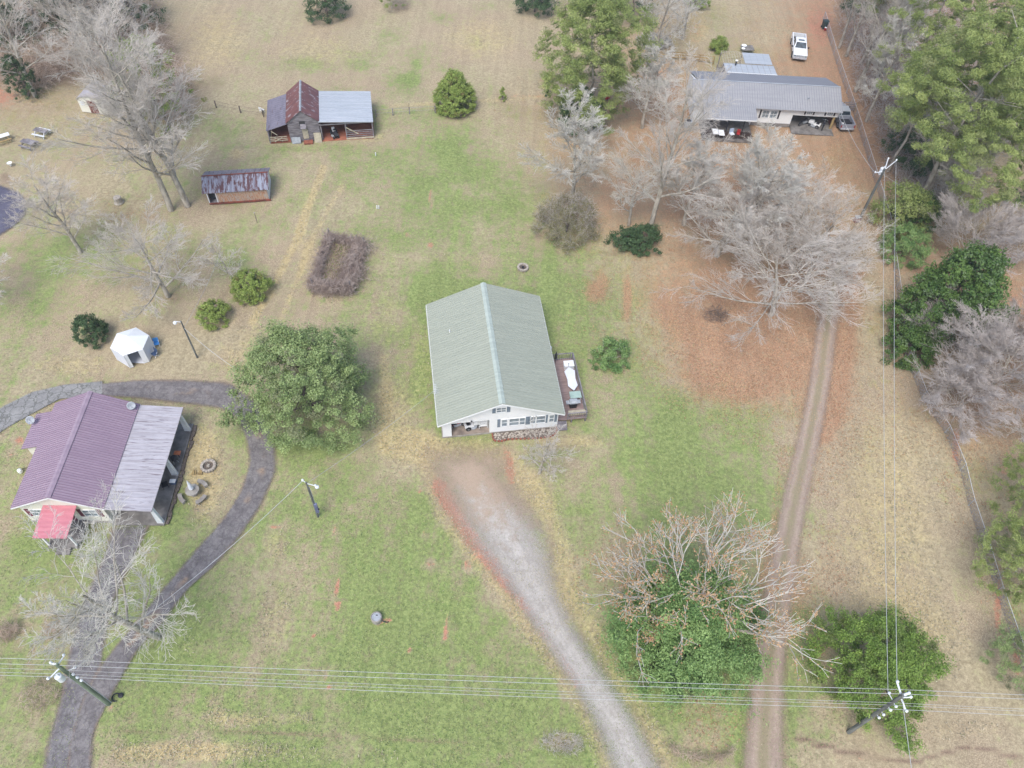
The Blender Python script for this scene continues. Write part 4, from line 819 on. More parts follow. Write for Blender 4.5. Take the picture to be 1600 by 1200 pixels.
# porch clutter
for i, (x, y) in enumerate(((1.35, -3.75), (2.15, -3.95))):
    t = thing('folding_table', ('white folding table at the left of the grey roofed porch' if i == 0 else 'white folding table jutting from the middle of the grey roofed porch'), 'table', of+Vector((x, y, .45)), 0)
    MB().obox((0, 0, .72), (.75, 1.25, .05)).build('tabletop', M('white'), t)
    for sx in (-.3, .3):
        for sy in (-.5, .5): MB().tube([(sx, sy, 0), (sx, sy, .7)], .02).build('leg', M('galv'), t)
t = thing('porch_chair', 'white chair with a cushion on the grey roofed porch', 'chair', of+Vector((3.7, -3.6, .45)), .3)
MB().obox((0, 0, .42), (.6, .6, .1)).build('seat', M('whitemetal'), t); MB().obox((0, .28, .75), (.6, .08, .6)).build('backrest', MT.setdefault('paleblue', mottle('pale_blue_cloth', A(190, 205, 225), A(175, 190, 212), 3)), t)
for sx in (-.25, .25):
    for sy in (-.25, .25): MB().tube([(sx, sy, 0), (sx, sy, .4)], .02).build('leg', M('galv'), t)
t = thing('porch_chair', 'red chair beside the white one on the grey roofed porch', 'chair', of+Vector((4.6, -3.5, .45)), -.2)
MB().obox((0, 0, .4), (.45, .45, .08)).build('seat', M('red'), t); MB().obox((0, .22, .7), (.45, .06, .5)).build('backrest', M('red'), t)
for sx in (-.18, .18): MB().tube([(sx, -.18, 0), (sx, -.18, .4)], .02).tube([(sx, .18, 0), (sx, .18, .4)], .02).build('leg', M('galv'), t)
motorcycle('black motorcycle at the left of the far carport bay', of+Vector((14.6, .6, .08)), .5)
mower('white riding mower in the far carport bay', of+Vector((16.0, .4, .08)), 2.6)
motorcycle('black motorcycle nearest the wooden post of the far carport', of+Vector((17.2, .2, .08)), 1.2)
# ---- lean-to with lattice behind the far house
oc_ = Vector((28.4, 105.3, 0)); CN = thing('patio_cover', 'pale blue-grey metal patio cover with an open lattice corner behind the grey roofed house', 'patio cover', oc_, R(-1))
roof_plane('lower_roof', [(0, 3.1, 2.75), (7.4, 3.1, 2.75), (7.4, .2, 3.05), (0, .2, 3.05)], M('rooflight'), M('roofgrey'), CN, .8, rib=(.05, .03))
bx('fascia', M('white'), CN, 0, 7.4, .1, .19, 2.95, 3.09)
roof_plane('upper_roof', [(3.2, 6.6, 2.6), (7.2, 6.6, 2.6), (7.2, 3.2, 2.85), (3.2, 3.2, 2.85)], M('rooflight'), M('rooflight'), CN, .8, rib=(.04, .02))
lt = MB()
for k in range(9): lt.box(.05+.38*k, .12+.38*k, 3.2, 6.6, 2.62, 2.7)
for k in range(8): lt.box(.05, 3.15, 3.3+.44*k, 3.36+.44*k, 2.71, 2.77)
lt.build('lattice', M('oldwood_light'), CN); bx('patio_floor', M('slab'), CN, 0, 7.2, .2, 6.6, -.03, .04)
for x in (.05, 3.2, 7.05):
    for y in (3.2, 6.45): bx('post', M('oldwood'), CN, x, x+.12, y, y+.12, 0, 2.6)
MB().tube([(1.7, 2.5, 2.7), (1.7, 2.5, 3.5)], .1, 10).build('flue', M('black'), CN); MB().lathe([(.08, 3.5), (.2, 3.55), (.2, 3.62), (.05, 3.7)], (1.7, 2.5, 0), 12).build('flue_cap', M('white'), CN)
# ---- hexagonal gazebo tent
og = Vector((-39.3, 50.45, 0)); GZ_ = thing('gazebo_tent', 'white hexagonal canvas screen tent beside the round dark bush', 'tent', og, 0)
hx = [(1.85*math.cos(R(30+60*k)), 1.85*math.sin(R(30+60*k))) for k in range(6)]; hb = [(x*1.03, y*1.03) for x, y in hx]
rf = MB()
for k in range(6):
    a, b = hx[k], hx[(k+1) % 6]; rf.add([(a[0]*1.03, a[1]*1.03, 2.0), (b[0]*1.03, b[1]*1.03, 2.0), (0, 0, 2.85), (a[0]*1.03, a[1]*1.03, 1.96), (b[0]*1.03, b[1]*1.03, 1.96), (0, 0, 2.81)], [(0, 1, 2), (5, 4, 3), (0, 3, 4, 1), (1, 4, 5, 2), (2, 5, 3, 0)])
rf.build('canopy', M('tentroof'), GZ_)
for k in range(6):
    a, b = hb[k], hb[(k+1) % 6]; d = Vector((b[0]-a[0], b[1]-a[1], 0)).normalized(); nv = Vector((d.y, -d.x, 0))*.02
    A_, B_ = Vector((*a, 0)), Vector((*b, 0))
    if k == 4:     # the entrance side hangs in two narrow curtains
        for p, q in ((A_, A_+d*.35), (B_-d*.5, B_)):
            MB().add([p, q, q+Vector((0, 0, 1.95)), p+Vector((0, 0, 1.95)), p-nv, q-nv, q-nv+Vector((0, 0, 1.95)), p-nv+Vector((0, 0, 1.95))], [(0, 1, 2, 3), (7, 6, 5, 4), (0, 4, 5, 1), (1, 5, 6, 2), (2, 6, 7, 3), (3, 7, 4, 0)]).build('curtain', M('tentroof'), GZ_)
    else:
        MB().add([A_, B_, B_+Vector((0, 0, 1.95)), A_+Vector((0, 0, 1.95)), A_-nv, B_-nv, B_-nv+Vector((0, 0, 1.95)), A_-nv+Vector((0, 0, 1.95))], [(0, 1, 2, 3), (7, 6, 5, 4), (0, 4, 5, 1), (1, 5, 6, 2), (2, 6, 7, 3), (3, 7, 4, 0)]).build('side_panel', M('tentpanel'), GZ_)
    MB().tube([(a[0], a[1], 0), (a[0], a[1], 1.97)], .035).build('pole', M('white'), GZ_)
bx('ground_sheet', M('tentpanel'), GZ_, -1.2, 1.2, -1.2, 1.2, -.02, .02)
MT['hedgebrown'] = mottle('dormant_hedge', A(110, 92, 84), A(84, 70, 66), 1, .95)
# ------------------------------------------------------------------ trees
def rv(): 
    while True:
        v = (random.uniform(-1, 1), random.uniform(-1, 1), random.uniform(-1, 1)); l = math.sqrt(v[0]**2+v[1]**2+v[2]**2)
        if .1 < l < 1: return (v[0]/l, v[1]/l, v[2]/l)
def grow_tree(seed, form='oak', dens=1.0):
    """bare branch skeleton of unit size: returns thick and thin segment lists"""
    random.seed(seed); thick = []; thin = []
    # per level: number of children, angle, length ratio, segments, wobble, lift
    if form == 'tall': nch = [17, 9, 7, 3]; ang = [38, 34, 32, 30]; lr = [.46, .56, .5, .5]; wob = [.04, .11, .13, .17]; lift = [.05, .08, .04, .02]; start = [.2, .22, .12, .1]
    elif form == 'spread': nch = [15, 9, 7, 3]; ang = [60, 36, 33, 32]; lr = [.95, .56, .52, .5]; wob = [.06, .09, .12, .16]; lift = [.04, .04, .03, .01]; start = [.14, .15, .1, .1]
    elif form == 'vase': nch = [17, 10, 7, 3]; ang = [40, 24, 24, 26]; lr = [1.15, .6, .52, .5]; wob = [.04, .05, .08, .12]; lift = [.04, .03, .02, .02]; start = [.03, .15, .1, .1]
    else: nch = [13, 9, 7, 3]; ang = [50, 40, 38, 36]; lr = [.75, .56, .5, .5]; wob = [.07, .17, .2, .24]; lift = [.05, .06, .04, .02]; start = [.18, .2, .12, .1]
    nch = [nch[0], nch[1], max(3, round(nch[2]*dens**.7)), max(2, round(nch[3]*dens))]
    tl = {'tall': 1.0, 'spread': .62, 'vase': .35, 'oak': .75}[form]; tr_ = {'tall': .016, 'spread': .026, 'vase': .016, 'oak': .022}[form]
    ns_ = [9, 7, 5, 3, 2]
    def grow(p, d, L_, r_, lev, r_end):
        n = ns_[lev]; pts = [(p, d)]
        for i in range(n):
            w_ = wob[min(lev, 3)]; q = rv(); d = (d[0]+q[0]*w_, d[1]+q[1]*w_, d[2]+q[2]*w_+lift[min(lev, 3)]); l = math.sqrt(d[0]**2+d[1]**2+d[2]**2); d = (d[0]/l, d[1]/l, d[2]/l)
            p2 = (p[0]+d[0]*L_/n, p[1]+d[1]*L_/n, p[2]+d[2]*L_/n); ra = r_+(r_end-r_)*i/n; rb = r_+(r_end-r_)*(i+1)/n
            (thick if lev <= 1 else thin).append((*p, *p2, ra, rb)); p = p2; pts.append((p, d))
        if lev >= 4: return
        nc = nch[lev]; s0 = start[lev]
        for k in range(nc):
            t = s0+(1-s0)*(k+random.random()*.8)/nc; x = min(t, .999)*n; i = int(x); f = x-i; a, b = pts[i][0], pts[i+1][0]; dd = pts[i+1][1]
            c = tuple(a[j]+(b[j]-a[j])*f for j in range(3)); th = R(ang[lev]*random.uniform(.65, 1.35))
            if lev == 0:
                ph = k*2.4+random.uniform(-.5, .5); q = (math.cos(ph), math.sin(ph), 0)
            else: q = rv()
            dot = q[0]*dd[0]+q[1]*dd[1]+q[2]*dd[2]; q = tuple(q[j]-dot*dd[j] for j in range(3)); l = math.sqrt(sum(v*v for v in q)) or 1; q = tuple(v/l for v in q)
            nd = tuple(dd[j]*math.cos(th)+q[j]*math.sin(th) for j in range(3))
            rr = r_+(r_end-r_)*t; LL = L_*lr[lev]*random.uniform(.7, 1.15)*(1-.5*t if lev < 3 else 1)
            grow(c, nd, LL, rr*(.5 if lev < 2 else .55), lev+1, max(rr*.12, .0))
    grow((0, 0, 0), (0, 0, 1), tl, tr_, 0, tr_*.25)
    return thick, thin
class Proto: pass
def bare_proto(seed, form, H, Rr, twig='twig', bark='bark', dens=1.0, rmin=.012, tips=None):
    thick, thin = grow_tree(seed, form, dens); a = np.array(thick); b = np.array(thin); allp = np.concatenate([a[:, 3:6], b[:, 3:6]])
    zs = H/allp[:, 2].max(); rr = np.percentile(np.hypot(allp[:, 0], allp[:, 1]), 97); xs = Rr/rr
    out = []
    for s in (a, b):
        s = s.copy(); s[:, [0, 1, 3, 4]] *= xs; s[:, [2, 5]] *= zs; s[:, 6:] = np.maximum(s[:, 6:]*H, rmin); out.append(s)
    p = Proto(); p.thick, p.thin, p.twig, p.bark, p.tips, p.H, p.R = out[0], out[1], twig, bark, tips, H, Rr; p.first = None; return p
def place_bare(proto, base, label, rz=0.0, sc=(1, 1), lean=(0, 0), group='leafless trees', name='bare_tree', cat='tree'):
    if proto.first is None:
        t = thing(name, label, cat, base, rz, group)
        seg_mesh('trunk', proto.thick, M(proto.bark), t, 7); seg_mesh('crown', proto.thin, M(proto.twig), t, 3)
        if proto.tips:
            mat, n, size = proto.tips; e = proto.thin[rng.choice(len(proto.thin), n)]; pos = e[:, 3:6]+rng.normal(0, .12, (n, 3))
            leaf_mesh('dead_leaves', pos, np.tile([0, 0, 1.], (n, 1)), size, .7, rng.random(n), (rng.random(n) > .75)*.8, M(mat), t)
        proto.first = t
    else:
        t = copy_tree(proto.first); t['label'] = label; t.location = base; t.name = name
    t.rotation_euler = (lean[0], lean[1], rz); t.scale = (sc[0], sc[0], sc[1]); t['group'] = group
    return t
PB = [bare_proto(11, 'tall', 24, 8.0, 'twig', 'bark', 1.6, .011), bare_proto(12, 'tall', 22, 6.5, 'twig', 'bark', 1.6, .011), bare_proto(13, 'spread', 12, 8.5, 'twig', 'bark', 1.8, .009),
      bare_proto(14, 'oak', 12, 6.5, 'twigpale', 'bark', 1.25, .010), bare_proto(15, 'vase', 9, 7, 'twiggrey', 'bark', 2.0, .011), bare_proto(16, 'oak', 6, 2.6, 'twig', 'bark', .8, .008),
      bare_proto(17, 'spread', 13, 12, 'twig', 'bark', 1.6, .011), bare_proto(21, 'spread', 12, 9.5, 'twig', 'bark', 1.5, .010), bare_proto(19, 'tall', 17, 5.5, 'twigpale', 'bark', 2.0, .013), bare_proto(18, 'vase', 11, 9, 'twiggrey', 'bark', 2.2, .012)]
g1 = 'tall leafless trees'
for (pi, bxy, lab, rz, sc, lean) in [
 (0, (268, 328), 'tallest bare tree, its trunk rising left of the tin shed', .3, (1.05, 1.08), (0, 0)),
 (1, (293, 322), 'tall bare tree with a pale forked trunk standing right against the tin shed', 1.9, (1.1, 1.0), (0, 0)),
 (0, (238, 232), 'tall bare tree in front of the dark evergreen right of the cream shed', 2.6, (.85, .8), (0, 0)),
 (1, (150, 100), 'tall bare tree behind the cream garden shed', .5, (1.1, .8), (0, 0)),
 (0, (55, 150), 'tall bare tree among the evergreens at the top left corner', 4.4, (.9, .7), (0, 0)),
 (1, (120, 62), 'bare tree with a dark forked top at the top left edge', 3.1, (.95, .7), (0, 0)),
 (0, (205, 110), 'bare tree standing left of the tall field edge evergreens', 1.2, (.8, .8), (0, 0)),
 (2, (263, 463), 'wide low bare tree left of the two round bushes', .4, (.92, 1.0), (0, 0)),
 (1, (126, 394), 'thin leaning bare tree near the dark road corner', .9, (.75, .50), (0, 0)),
 (5, (364, 440), 'small thin bare tree beside the rounder green bush', .2, (1, 1), (0, 0)),
 (3, (248, 995), 'bare tree whose trunk crosses the asphalt drive with a long limb reaching left', 1.3, (1.15, 1.35), (-.05, -.16)),
 (8, (893, 318), 'pale lichened bare tree growing from the olive thicket', .3, (.95, .92), (0, 0)),
 (0, (1015, 362), 'tallest bare tree left of the grey roofed house', 3.6, (.9, .98), (0, 0)),
 (3, (982, 352), 'short white barked bare tree over the dark evergreen shrubs', 2.0, (.75, .85), (0, 0)),
 (8, (1160, 376), 'slim bare tree before the porch of the grey roofed house', 1.2, (1.1, .95), (0, 0)),
 (2, (1120, 400), 'low pale bare tree left of the widest bare crown', 2.4, (1.05, .85), (0, 0)),
 (6, (1205, 492), 'widest bare tree, its crown spreading over the orange leaves', .8, (.92, .86), (0, 0)),
 (7, (1250, 455), 'bare tree whose crown hangs over the dirt lane', 2.2, (.85, .85), (0, 0)),
 (7, (1225, 400), 'fine twigged bare tree behind the widest bare crown', .2, (1.0, .95), (0, 0)),
 (8, (1068, 352), 'pale bare tree between the tallest one and the low pale one', 2.2, (.9, .75), (0, 0)),
 (7, (1185, 330), 'fine twigged bare tree below the roofed porch and hedge', 1.4, (.8, .8), (0, 0)),
 (7, (1278, 395), 'bare tree at the head of the dirt lane', .6, (.62, .75), (0, 0)),
 (9, (1480, 560), 'grey bare tree crowding the foot of the magnolia', 2.0, (.7, .7), (0, 0)),
 (3, (1024, 93), 'bare tree behind the far wooden fence', .5, (1.0, 1.05), (0, 0)),
 (3, (1066, 60), 'bare tree beside the pale dirt mound at the top', 2.9, (.8, .9), (0, 0)),
 (8, (1003, 200), 'grey bare tree between the pine and the grey roofed house', 3.0, (.9, .75), (0, 0)),
 (5, (843, 738), 'small bare dogwood standing in front of the rock bed', 2.2, (1.1, 1.1), (0, 0)),
 (4, (1492, 410), 'fan shaped bare tree behind the glossy magnolia', .4, (.95, 1.0), (0, 0)),
 (4, (1588, 410), 'fan shaped bare tree at the right edge beyond the magnolia', 2.1, (.9, 1.1), (0, 0)),
 (9, (1545, 610), 'big fan shaped bare tree below the magnolia by the fence', .9, (1.0, .8), (0, 0)),
 (4, (1490, 650), 'low bare thicket tree leaning over the fence and red litter', 3.0, (.85, .6), (0, 0)),
 (9, (1612, 560), 'bare tree cut by the right edge beside the magnolia', 1.9, (.75, .7), (0, 0)),
 (5, (1600, 690), 'small bare tree at the right edge above the young pines', .5, (1.5, 1.1), (0, 0)),
 (1, (1311, 75), 'straight bare tree just behind the green trash bin', .6, (.6, .95), (0, 0)),
 (1, (1322, 88), 'bare tree by the fence beside the white pickup', 2.6, (.65, 1.0), (0, 0)),
 (1, (1336, 143), 'dark trunked bare tree beside the wooden gate', 4.1, (.85, 1.0), (0, 0)),
 (8, (1353, 190), 'pale bare tree on the wood side of the fence behind the silver pickup', .9, (.9, .95), (0, 0)),
 (8, (1372, 120), 'pale bare tree in the wood between fence and pines', 3.9, (.9, 1.0), (0, 0)),
 (3, (1402, 232), 'white branched low bare tree behind the transformer pole', 1.1, (.75, .8), (0, 0)),
 (0, (1440, 318), 'bare tree leaning out of the thicket under the large pine', 5.1, (.55, .7), (0, 0)),
 (1, (1470, 340), 'grey bare tree at the foot of the large pine', 1.6, (.7, .6), (0, 0)),
 (1, (1592, 240), 'bare tree at the right edge beyond the large pine', 2.6, (.8, .8), (0, 0)),
 (1, (1392, 50), 'bare tree at the top edge among the pines', 5.0, (.8, .8), (0, 0)),
 (3, (-12, 470), 'bare tree reaching in from the left edge', 5.0, (.8, .7), (0, 0)),
 ]:
    place_bare(PB[pi], P(*bxy), lab, rz, sc, lean)
# ---- leaf crowns
def crown_pts(n_cl, n_leaf, prof, Rr, H, z0, cl_r, lobes=.25, inner=.25, flat=.7, seed=0, droop=0, spike=.01):
    g = np.random.default_rng(seed); n_in = int(n_cl*inner); t = g.random(n_cl)**.85; az = g.random(n_cl)*2*math.pi
    ph = g.random(6)*6.28; lob = 1+lobes*(.5*np.sin(3*az+ph[0]+4*t)+.3*np.sin(5*az+ph[1]-3*t)+.3*np.sin(8*az+ph[2]+9*t)+.2*np.sin(13*az+ph[3]+5*t))
    r_ = prof(t)*Rr*lob*g.uniform(.86, 1.04, n_cl); r_[:n_in] *= g.random(n_in)**.5*.85
    C = np.stack([r_*np.cos(az), r_*np.sin(az), z0+(H-z0)*t+g.normal(0, .15, n_cl)], 1)
    out = norm(np.stack([np.cos(az), np.sin(az), .4+1.1*t-droop], 1)); ct = np.clip(g.normal(.5, .24, n_cl), 0, 1); ci = (g.random(n_cl) > .85)*g.random(n_cl)
    k = g.integers(0, n_cl, n_leaf); rad = cl_r*g.uniform(.6, 1.3, n_cl)
    spk = (1+spike*(g.random(n_cl) > .55)*g.random(n_cl))[k][:, None]; off = norm(g.normal(0, 1, (n_leaf, 3)))*(g.random((n_leaf, 1))**.4)*rad[k][:, None]; off[:, 2] *= flat
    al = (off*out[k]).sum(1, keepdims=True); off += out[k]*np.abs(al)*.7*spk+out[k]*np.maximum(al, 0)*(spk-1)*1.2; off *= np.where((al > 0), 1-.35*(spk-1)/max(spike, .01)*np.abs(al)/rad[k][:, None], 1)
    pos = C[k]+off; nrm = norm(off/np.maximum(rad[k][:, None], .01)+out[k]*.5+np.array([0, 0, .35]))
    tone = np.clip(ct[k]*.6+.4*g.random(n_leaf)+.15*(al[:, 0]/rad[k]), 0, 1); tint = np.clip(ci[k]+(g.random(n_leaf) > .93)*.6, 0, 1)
    pos[:, 2] = np.maximum(pos[:, 2], .05); return pos, nrm, tone, tint
dome = lambda t: np.sqrt(np.clip(1-t**2.1, 0, 1))*np.clip(.72+1.6*t, 0, 1)
cone = lambda t: np.clip(1-t, 0, 1)**.75*np.clip(.75+2.5*t, 0, 1)
ball = lambda t: np.sqrt(np.clip(1-(2*t-1)**2*.92, 0, 1))
teardrop = lambda t: np.where(t < .25, .8+.8*t, np.clip(1-(t-.25)/.78, 0, 1)**.62)
pinep = lambda t: np.sqrt(np.clip(1-(1.6*t-.6)**2*.95, .02, 1))
def green_thing(name, label, cat, base, Rr, H, prof, mat, n_cl, n_leaf, cl_r, size, aspect=.6, z0=.2, bark='barkdark', tr=.2, seed=1, lobes=.22, inner=.25, group=None, flat=.7, spread=.7, droop=0, trunk_to=.8, limbs=10, rz=0, twigs=None, spike=.5):
    t = thing(name, label, cat, base, rz, group); pos, nrm, tone, tint = crown_pts(n_cl, n_leaf, prof, Rr, H, z0, cl_r, lobes, inner, flat, seed, droop, spike)
    leaf_mesh('crown', pos, nrm, size, aspect, tone, tint, M(mat), t, spread)
    random.seed(seed); sg = []; p = np.array([0., 0, 0]); n = 6
    for i in range(n):
        q = p+np.array([random.uniform(-.03, .03)*H, random.uniform(-.03, .03)*H, H*trunk_to/n]); sg.append((*p, *q, tr*(1-i/n*.8), tr*(1-(i+1)/n*.8))); p = q
        for k in range(limbs//3):
            a = random.random()*6.28; L_ = Rr*random.uniform(.5, .85)*prof(np.array([min(.95, (i+.5)/n)]))[0]
            if p[2] > z0*.8: sg.append((*p, p[0]+L_*math.cos(a), p[1]+L_*math.sin(a), p[2]+L_*.35, tr*.35*(1-i/n*.6), tr*.08))
    seg_mesh('trunk', sg, M(bark), t, 6)
    if twigs is not None:
        m_, cnt, ln = twigs; k = rng.choice(len(pos), cnt); q = pos[k]; d = norm(nrm[k]+rng.normal(0, .5, (cnt, 3)))*ln*rng.uniform(.5, 1.3, (cnt, 1))
        seg_mesh('stems', np.concatenate([q-d*.6, q+d*.4, np.full((cnt, 1), .012), np.full((cnt, 1), .008)], 1), M(m_), t, 3)
    return t
green_thing('cedar_tree', 'large round grey green cedar hanging over the loop of the asphalt drive', 'tree', P(490, 645), 6.0, 10.4, dome, 'cedar', 620, 80000, .62, .2, .45, .5, tr=.35, seed=3, lobes=.34, droop=.2, spike=1.3)
green_thing('cedar_tree', 'bright green bushy cedar behind the lower right utility pole', 'tree', P(1352, 1058), 4.5, 6.4, dome, 'cedarbright', 560, 70000, .46, .16, .45, .4, tr=.3, seed=4, lobes=.36, spike=1.4)
green_thing('holly_bush', 'round pear shaped green bush alone in the field right of the barn', 'bush', P(711, 170), 2.85, 5.3, teardrop, 'boxwood', 520, 52000, .36, .15, .6, .05, seed=5, lobes=.05, tr=.12)
green_thing('young_conifer', 'small narrow young conifer by the field fence line', 'tree', P(785, 156), .5, 1.9, cone, 'boxwood', 40, 2600, .18, .12, .5, .05, seed=6, tr=.05)
green_thing('young_conifer', 'tiny dark seedling beside the bare red earth patch', 'tree', P(855, 149), .35, .8, cone, 'darkgreen', 16, 900, .15, .1, .5, .02, seed=7, tr=.03)
green_thing('round_bush', 'round yellow green bush beside the small thin bare tree', 'bush', P(395, 458), 2.15, 2.7, dome, 'boxwood', 150, 16000, .33, .14, .6, .05, seed=8, lobes=.08, tr=.1, group='round garden bushes')
green_thing('round_bush', 'round olive tinted bush between the light pole and the wide bare tree', 'bush', P(337, 500), 1.75, 2.1, dome, 'boxwood', 120, 12000, .3, .13, .6, .05, seed=9, lobes=.08, tr=.1, group='round garden bushes')
green_thing('round_bush', 'round dark green bush left of the gazebo tent', 'bush', P(147, 530), 1.6, 3.0, dome, 'darkgreen', 130, 14000, .3, .13, .6, .05, seed=10, lobes=.05, tr=.1, group='round garden bushes')
green_thing('laurel_bush', 'loose bright green bush with pale stems right of the house deck', 'bush', P(957, 562), 2.1, 1.9, dome, 'laurel', 90, 8000, .36, .18, .5, .05, seed=11, lobes=.25, tr=.08, twigs=('twigpale', 60, .9))
# oak over evergreen
green_thing('laurel_tree', 'tall feathery bright evergreen growing up through the leafless oak', 'tree', P(1056, 1005), 4.9, 9.4, dome, 'laurel', 460, 60000, .8, .22, .4, .1, tr=.2, seed=12, lobes=.45, droop=.3, spike=1.6)
green_thing('laurel_bush', 'low dark evergreen growth at the foot of the leafless oak', 'bush', P(1050, 1038), 2.8, 2.4, dome, 'darkgreen', 110, 10000, .42, .18, .5, .05, seed=13, tr=.1)
green_thing('laurel_bush', 'feathery evergreen at the right foot of the leafless oak', 'bush', P(1128, 985), 3.2, 4.4, dome, 'laurel', 200, 22000, .6, .22, .4, .1, seed=14, tr=.12, lobes=.4)
green_thing('laurel_bush', 'feathery evergreen at the left foot of the leafless oak', 'bush', P(1012, 975), 2.5, 5.0, dome, 'laurel', 170, 18000, .6, .22, .4, .1, seed=15, tr=.12, lobes=.4)
def forking_tree(seed, base_h, limbs, depth, L0, r0_, k=.8):
    random.seed(seed); thick = []; thin = []
    def fork(p, d, L_, r_, n):
        for i in range(3):
            q = rv(); d = tuple(d[j]+q[j]*.13+(.03 if j == 2 else 0) for j in range(3)); l = math.sqrt(sum(v*v for v in d)); d = tuple(v/l for v in d)
            p2 = tuple(p[j]+d[j]*L_/3 for j in range(3)); (thick if n >= depth-1 else thin).append((*p, *p2, max(r_*(1-.1*i), .017), max(r_*(1-.1*(i+1)), .017))); p = p2
        if n == 0: return
        for _ in range(3 if random.random() < (.35 if n > 2 else .6) else 2):
            th = R(random.uniform(14, 38)); q = rv(); dt = sum(q[j]*d[j] for j in range(3)); q = tuple(q[j]-dt*d[j] for j in range(3)); l = math.sqrt(sum(v*v for v in q)) or 1
            fork(p, tuple(d[j]*math.cos(th)+q[j]/l*math.sin(th) for j in range(3)), L_*k*random.uniform(.75, 1.15), r_*.64, n-1)
    thick.append((0, 0, 0, .1, .1, base_h*.5, .42, .36)); thick.append((.1, .1, base_h*.5, 0, .1, base_h, .36, .33))
    for az, el, ls in limbs: fork((0, .1, base_h), (math.cos(R(az))*math.cos(R(el)), math.sin(R(az))*math.cos(R(el)), math.sin(R(el))), L0*ls, r0_*ls, depth)
    return np.array(thick), np.array(thin)
oak = Proto(); oak.thick, oak.thin = forking_tree(5, 2.6, [(88, 40, 1.05), (120, 48, 1.0), (58, 42, 1.0), (150, 36, .95), (30, 36, 1.0), (100, 68, .9), (60, 66, .9), (170, 56, .85), (10, 60, .8), (188, 18, .8), (-6, 16, .95), (210, 40, .55), (135, 74, .7)], 5, 3.35, .19)
oak.twig, oak.bark, oak.first, oak.tips = 'twigpale', 'bark', None, ('deadleaf', 7500, .15)
place_bare(oak, P(1064, 1000), 'large spreading oak with clinging orange dead leaves above the feathery evergreen', 0, (1, 1), (0, 0), 'large oak', 'oak_tree')
# right side growth
green_thing('magnolia_tree', 'glossy dark green magnolia, largest of the broad leaved evergreens by the fence', 'tree', P(1468, 508), 4.3, 10.5, dome, 'magnolia', 300, 30000, .75, .3, .55, .3, tr=.25, seed=16, lobes=.3)
green_thing('magnolia_tree', 'dark blue green laurel left of the magnolia at the fence line', 'tree', P(1432, 520), 3.4, 6.8, dome, 'magnolia', 150, 13000, .6, .25, .55, .1, seed=17, tr=.15)
green_thing('magnolia_tree', 'low dark laurel mound at the lawn edge below the magnolia', 'bush', P(1414, 556), 2.6, 3.2, dome, 'magnolia', 120, 10000, .5, .22, .55, .05, seed=18, tr=.1)
green_thing('cedar_bush', 'yellow green cedar at the foot of the transformer pole', 'bush', P(1398, 352), 3.3, 5.6, dome, 'pine', 160, 14000, .6, .22, .4, .1, seed=19, tr=.15)
green_thing('laurel_bush', 'dark glossy shrub right of the yellow green cedar', 'bush', P(1428, 345), 2.8, 3.6, dome, 'magnolia', 120, 10000, .5, .22, .5, .1, seed=20, tr=.1)
green_thing('laurel_bush', 'bright green spiky hedge shrub where the lawn meets the fence', 'bush', P(1408, 400), 2.9, 3.6, dome, 'laurel', 110, 14000, .5, .3, .16, .1, seed=21, tr=.1)
green_thing('laurel_bush', 'dark evergreen clump at the base of the short white barked tree', 'bush', P(1003, 385), 2.2, 2.4, dome, 'darkgreen', 90, 9000, .4, .18, .55, .05, seed=22, tr=.1)
green_thing('laurel_bush', 'smaller dark evergreen clump left of the one below the white tree', 'bush', P(978, 383), 1.8, 2.0, dome, 'darkgreen', 70, 7000, .35, .18, .55, .05, seed=23, tr=.1)
green_thing('thicket_bush', 'olive brown twiggy thicket under the lichened bare tree', 'bush', P(885, 362), 3.9, 4.6, dome, 'olive', 200, 16000, .55, .14, .5, .1, seed=24, tr=.1, twigs=('twiggrey', 2600, 1.1))
green_thing('holly_bush', 'dark green holly behind the lichened bare tree', 'tree', P(905, 198), 2.9, 5.2, dome, 'darkgreen', 130, 14000, .5, .18, .55, .1, seed=25, tr=.12)
# pines
def pine(label, base, H, Rr, seed, ncl=190, nl=46000, z0=.42, mat='pine', size=.42, cl=1.0, name='pine_tree'):
    ncl = int(ncl*1.35); nl = int(nl*1.3); size *= .75; cl *= .78
    return green_thing(name, label, 'tree', base, Rr, H, pinep, mat, ncl, nl, cl, size, .2, H*z0, 'bark', H*.014, seed, lobes=.45, inner=.3, group='pine trees', flat=.55, spread=.9, trunk_to=.97, limbs=12)
pine('tall pine left of the grey roofed house behind the holly', P(918, 182), 17, 6.4, 41, 420, 80000, .12)
pine('largest pine, its crown filling the upper right corner', P(1424, 322), 24, 7.4, 42, 260, 60000)
pine('tall pine behind the largest pine at the right edge', P(1478, 268), 23, 6.8, 43, 220, 50000)
pine('pine whose bare grey trunk leans beside the transformer pole', P(1388, 268), 15, 4.2, 44, 110, 20000, .6)
pine('pine at the top edge right of the fence', P(1400, 190), 21, 5.6, 45, 170, 34000)
pine('lower pine crown hanging below the largest one', P(1478, 345), 15, 5.6, 46, 170, 32000)
pine('pine at the right edge above the tan clearing', P(1545, 255), 17, 5.6, 47, 170, 30000)
pine('pine behind the first wood edge trees at the top', P(1345, 100), 20, 4.0, 48, 110, 18000)
pine('young pine drooping over the fence at the right edge', P(1560, 905), 7.2, 3.6, 49, 150, 20000, .2, 'pine', .3, .6)
pine('young pine cut by the right edge above the fence rail', P(1600, 850), 9, 4.0, 50, 150, 20000, .2, 'pine', .3, .6)
pine('small grey green pine at the right edge near the bottom', P(1584, 1048), 5, 2.6, 51, 110, 12000, .15, 'cedar', .26, .5)
pine('young pine at the right edge above the drooping one', P(1592, 770), 6, 2.6, 52, 90, 9000, .2, 'pine', .28, .5)
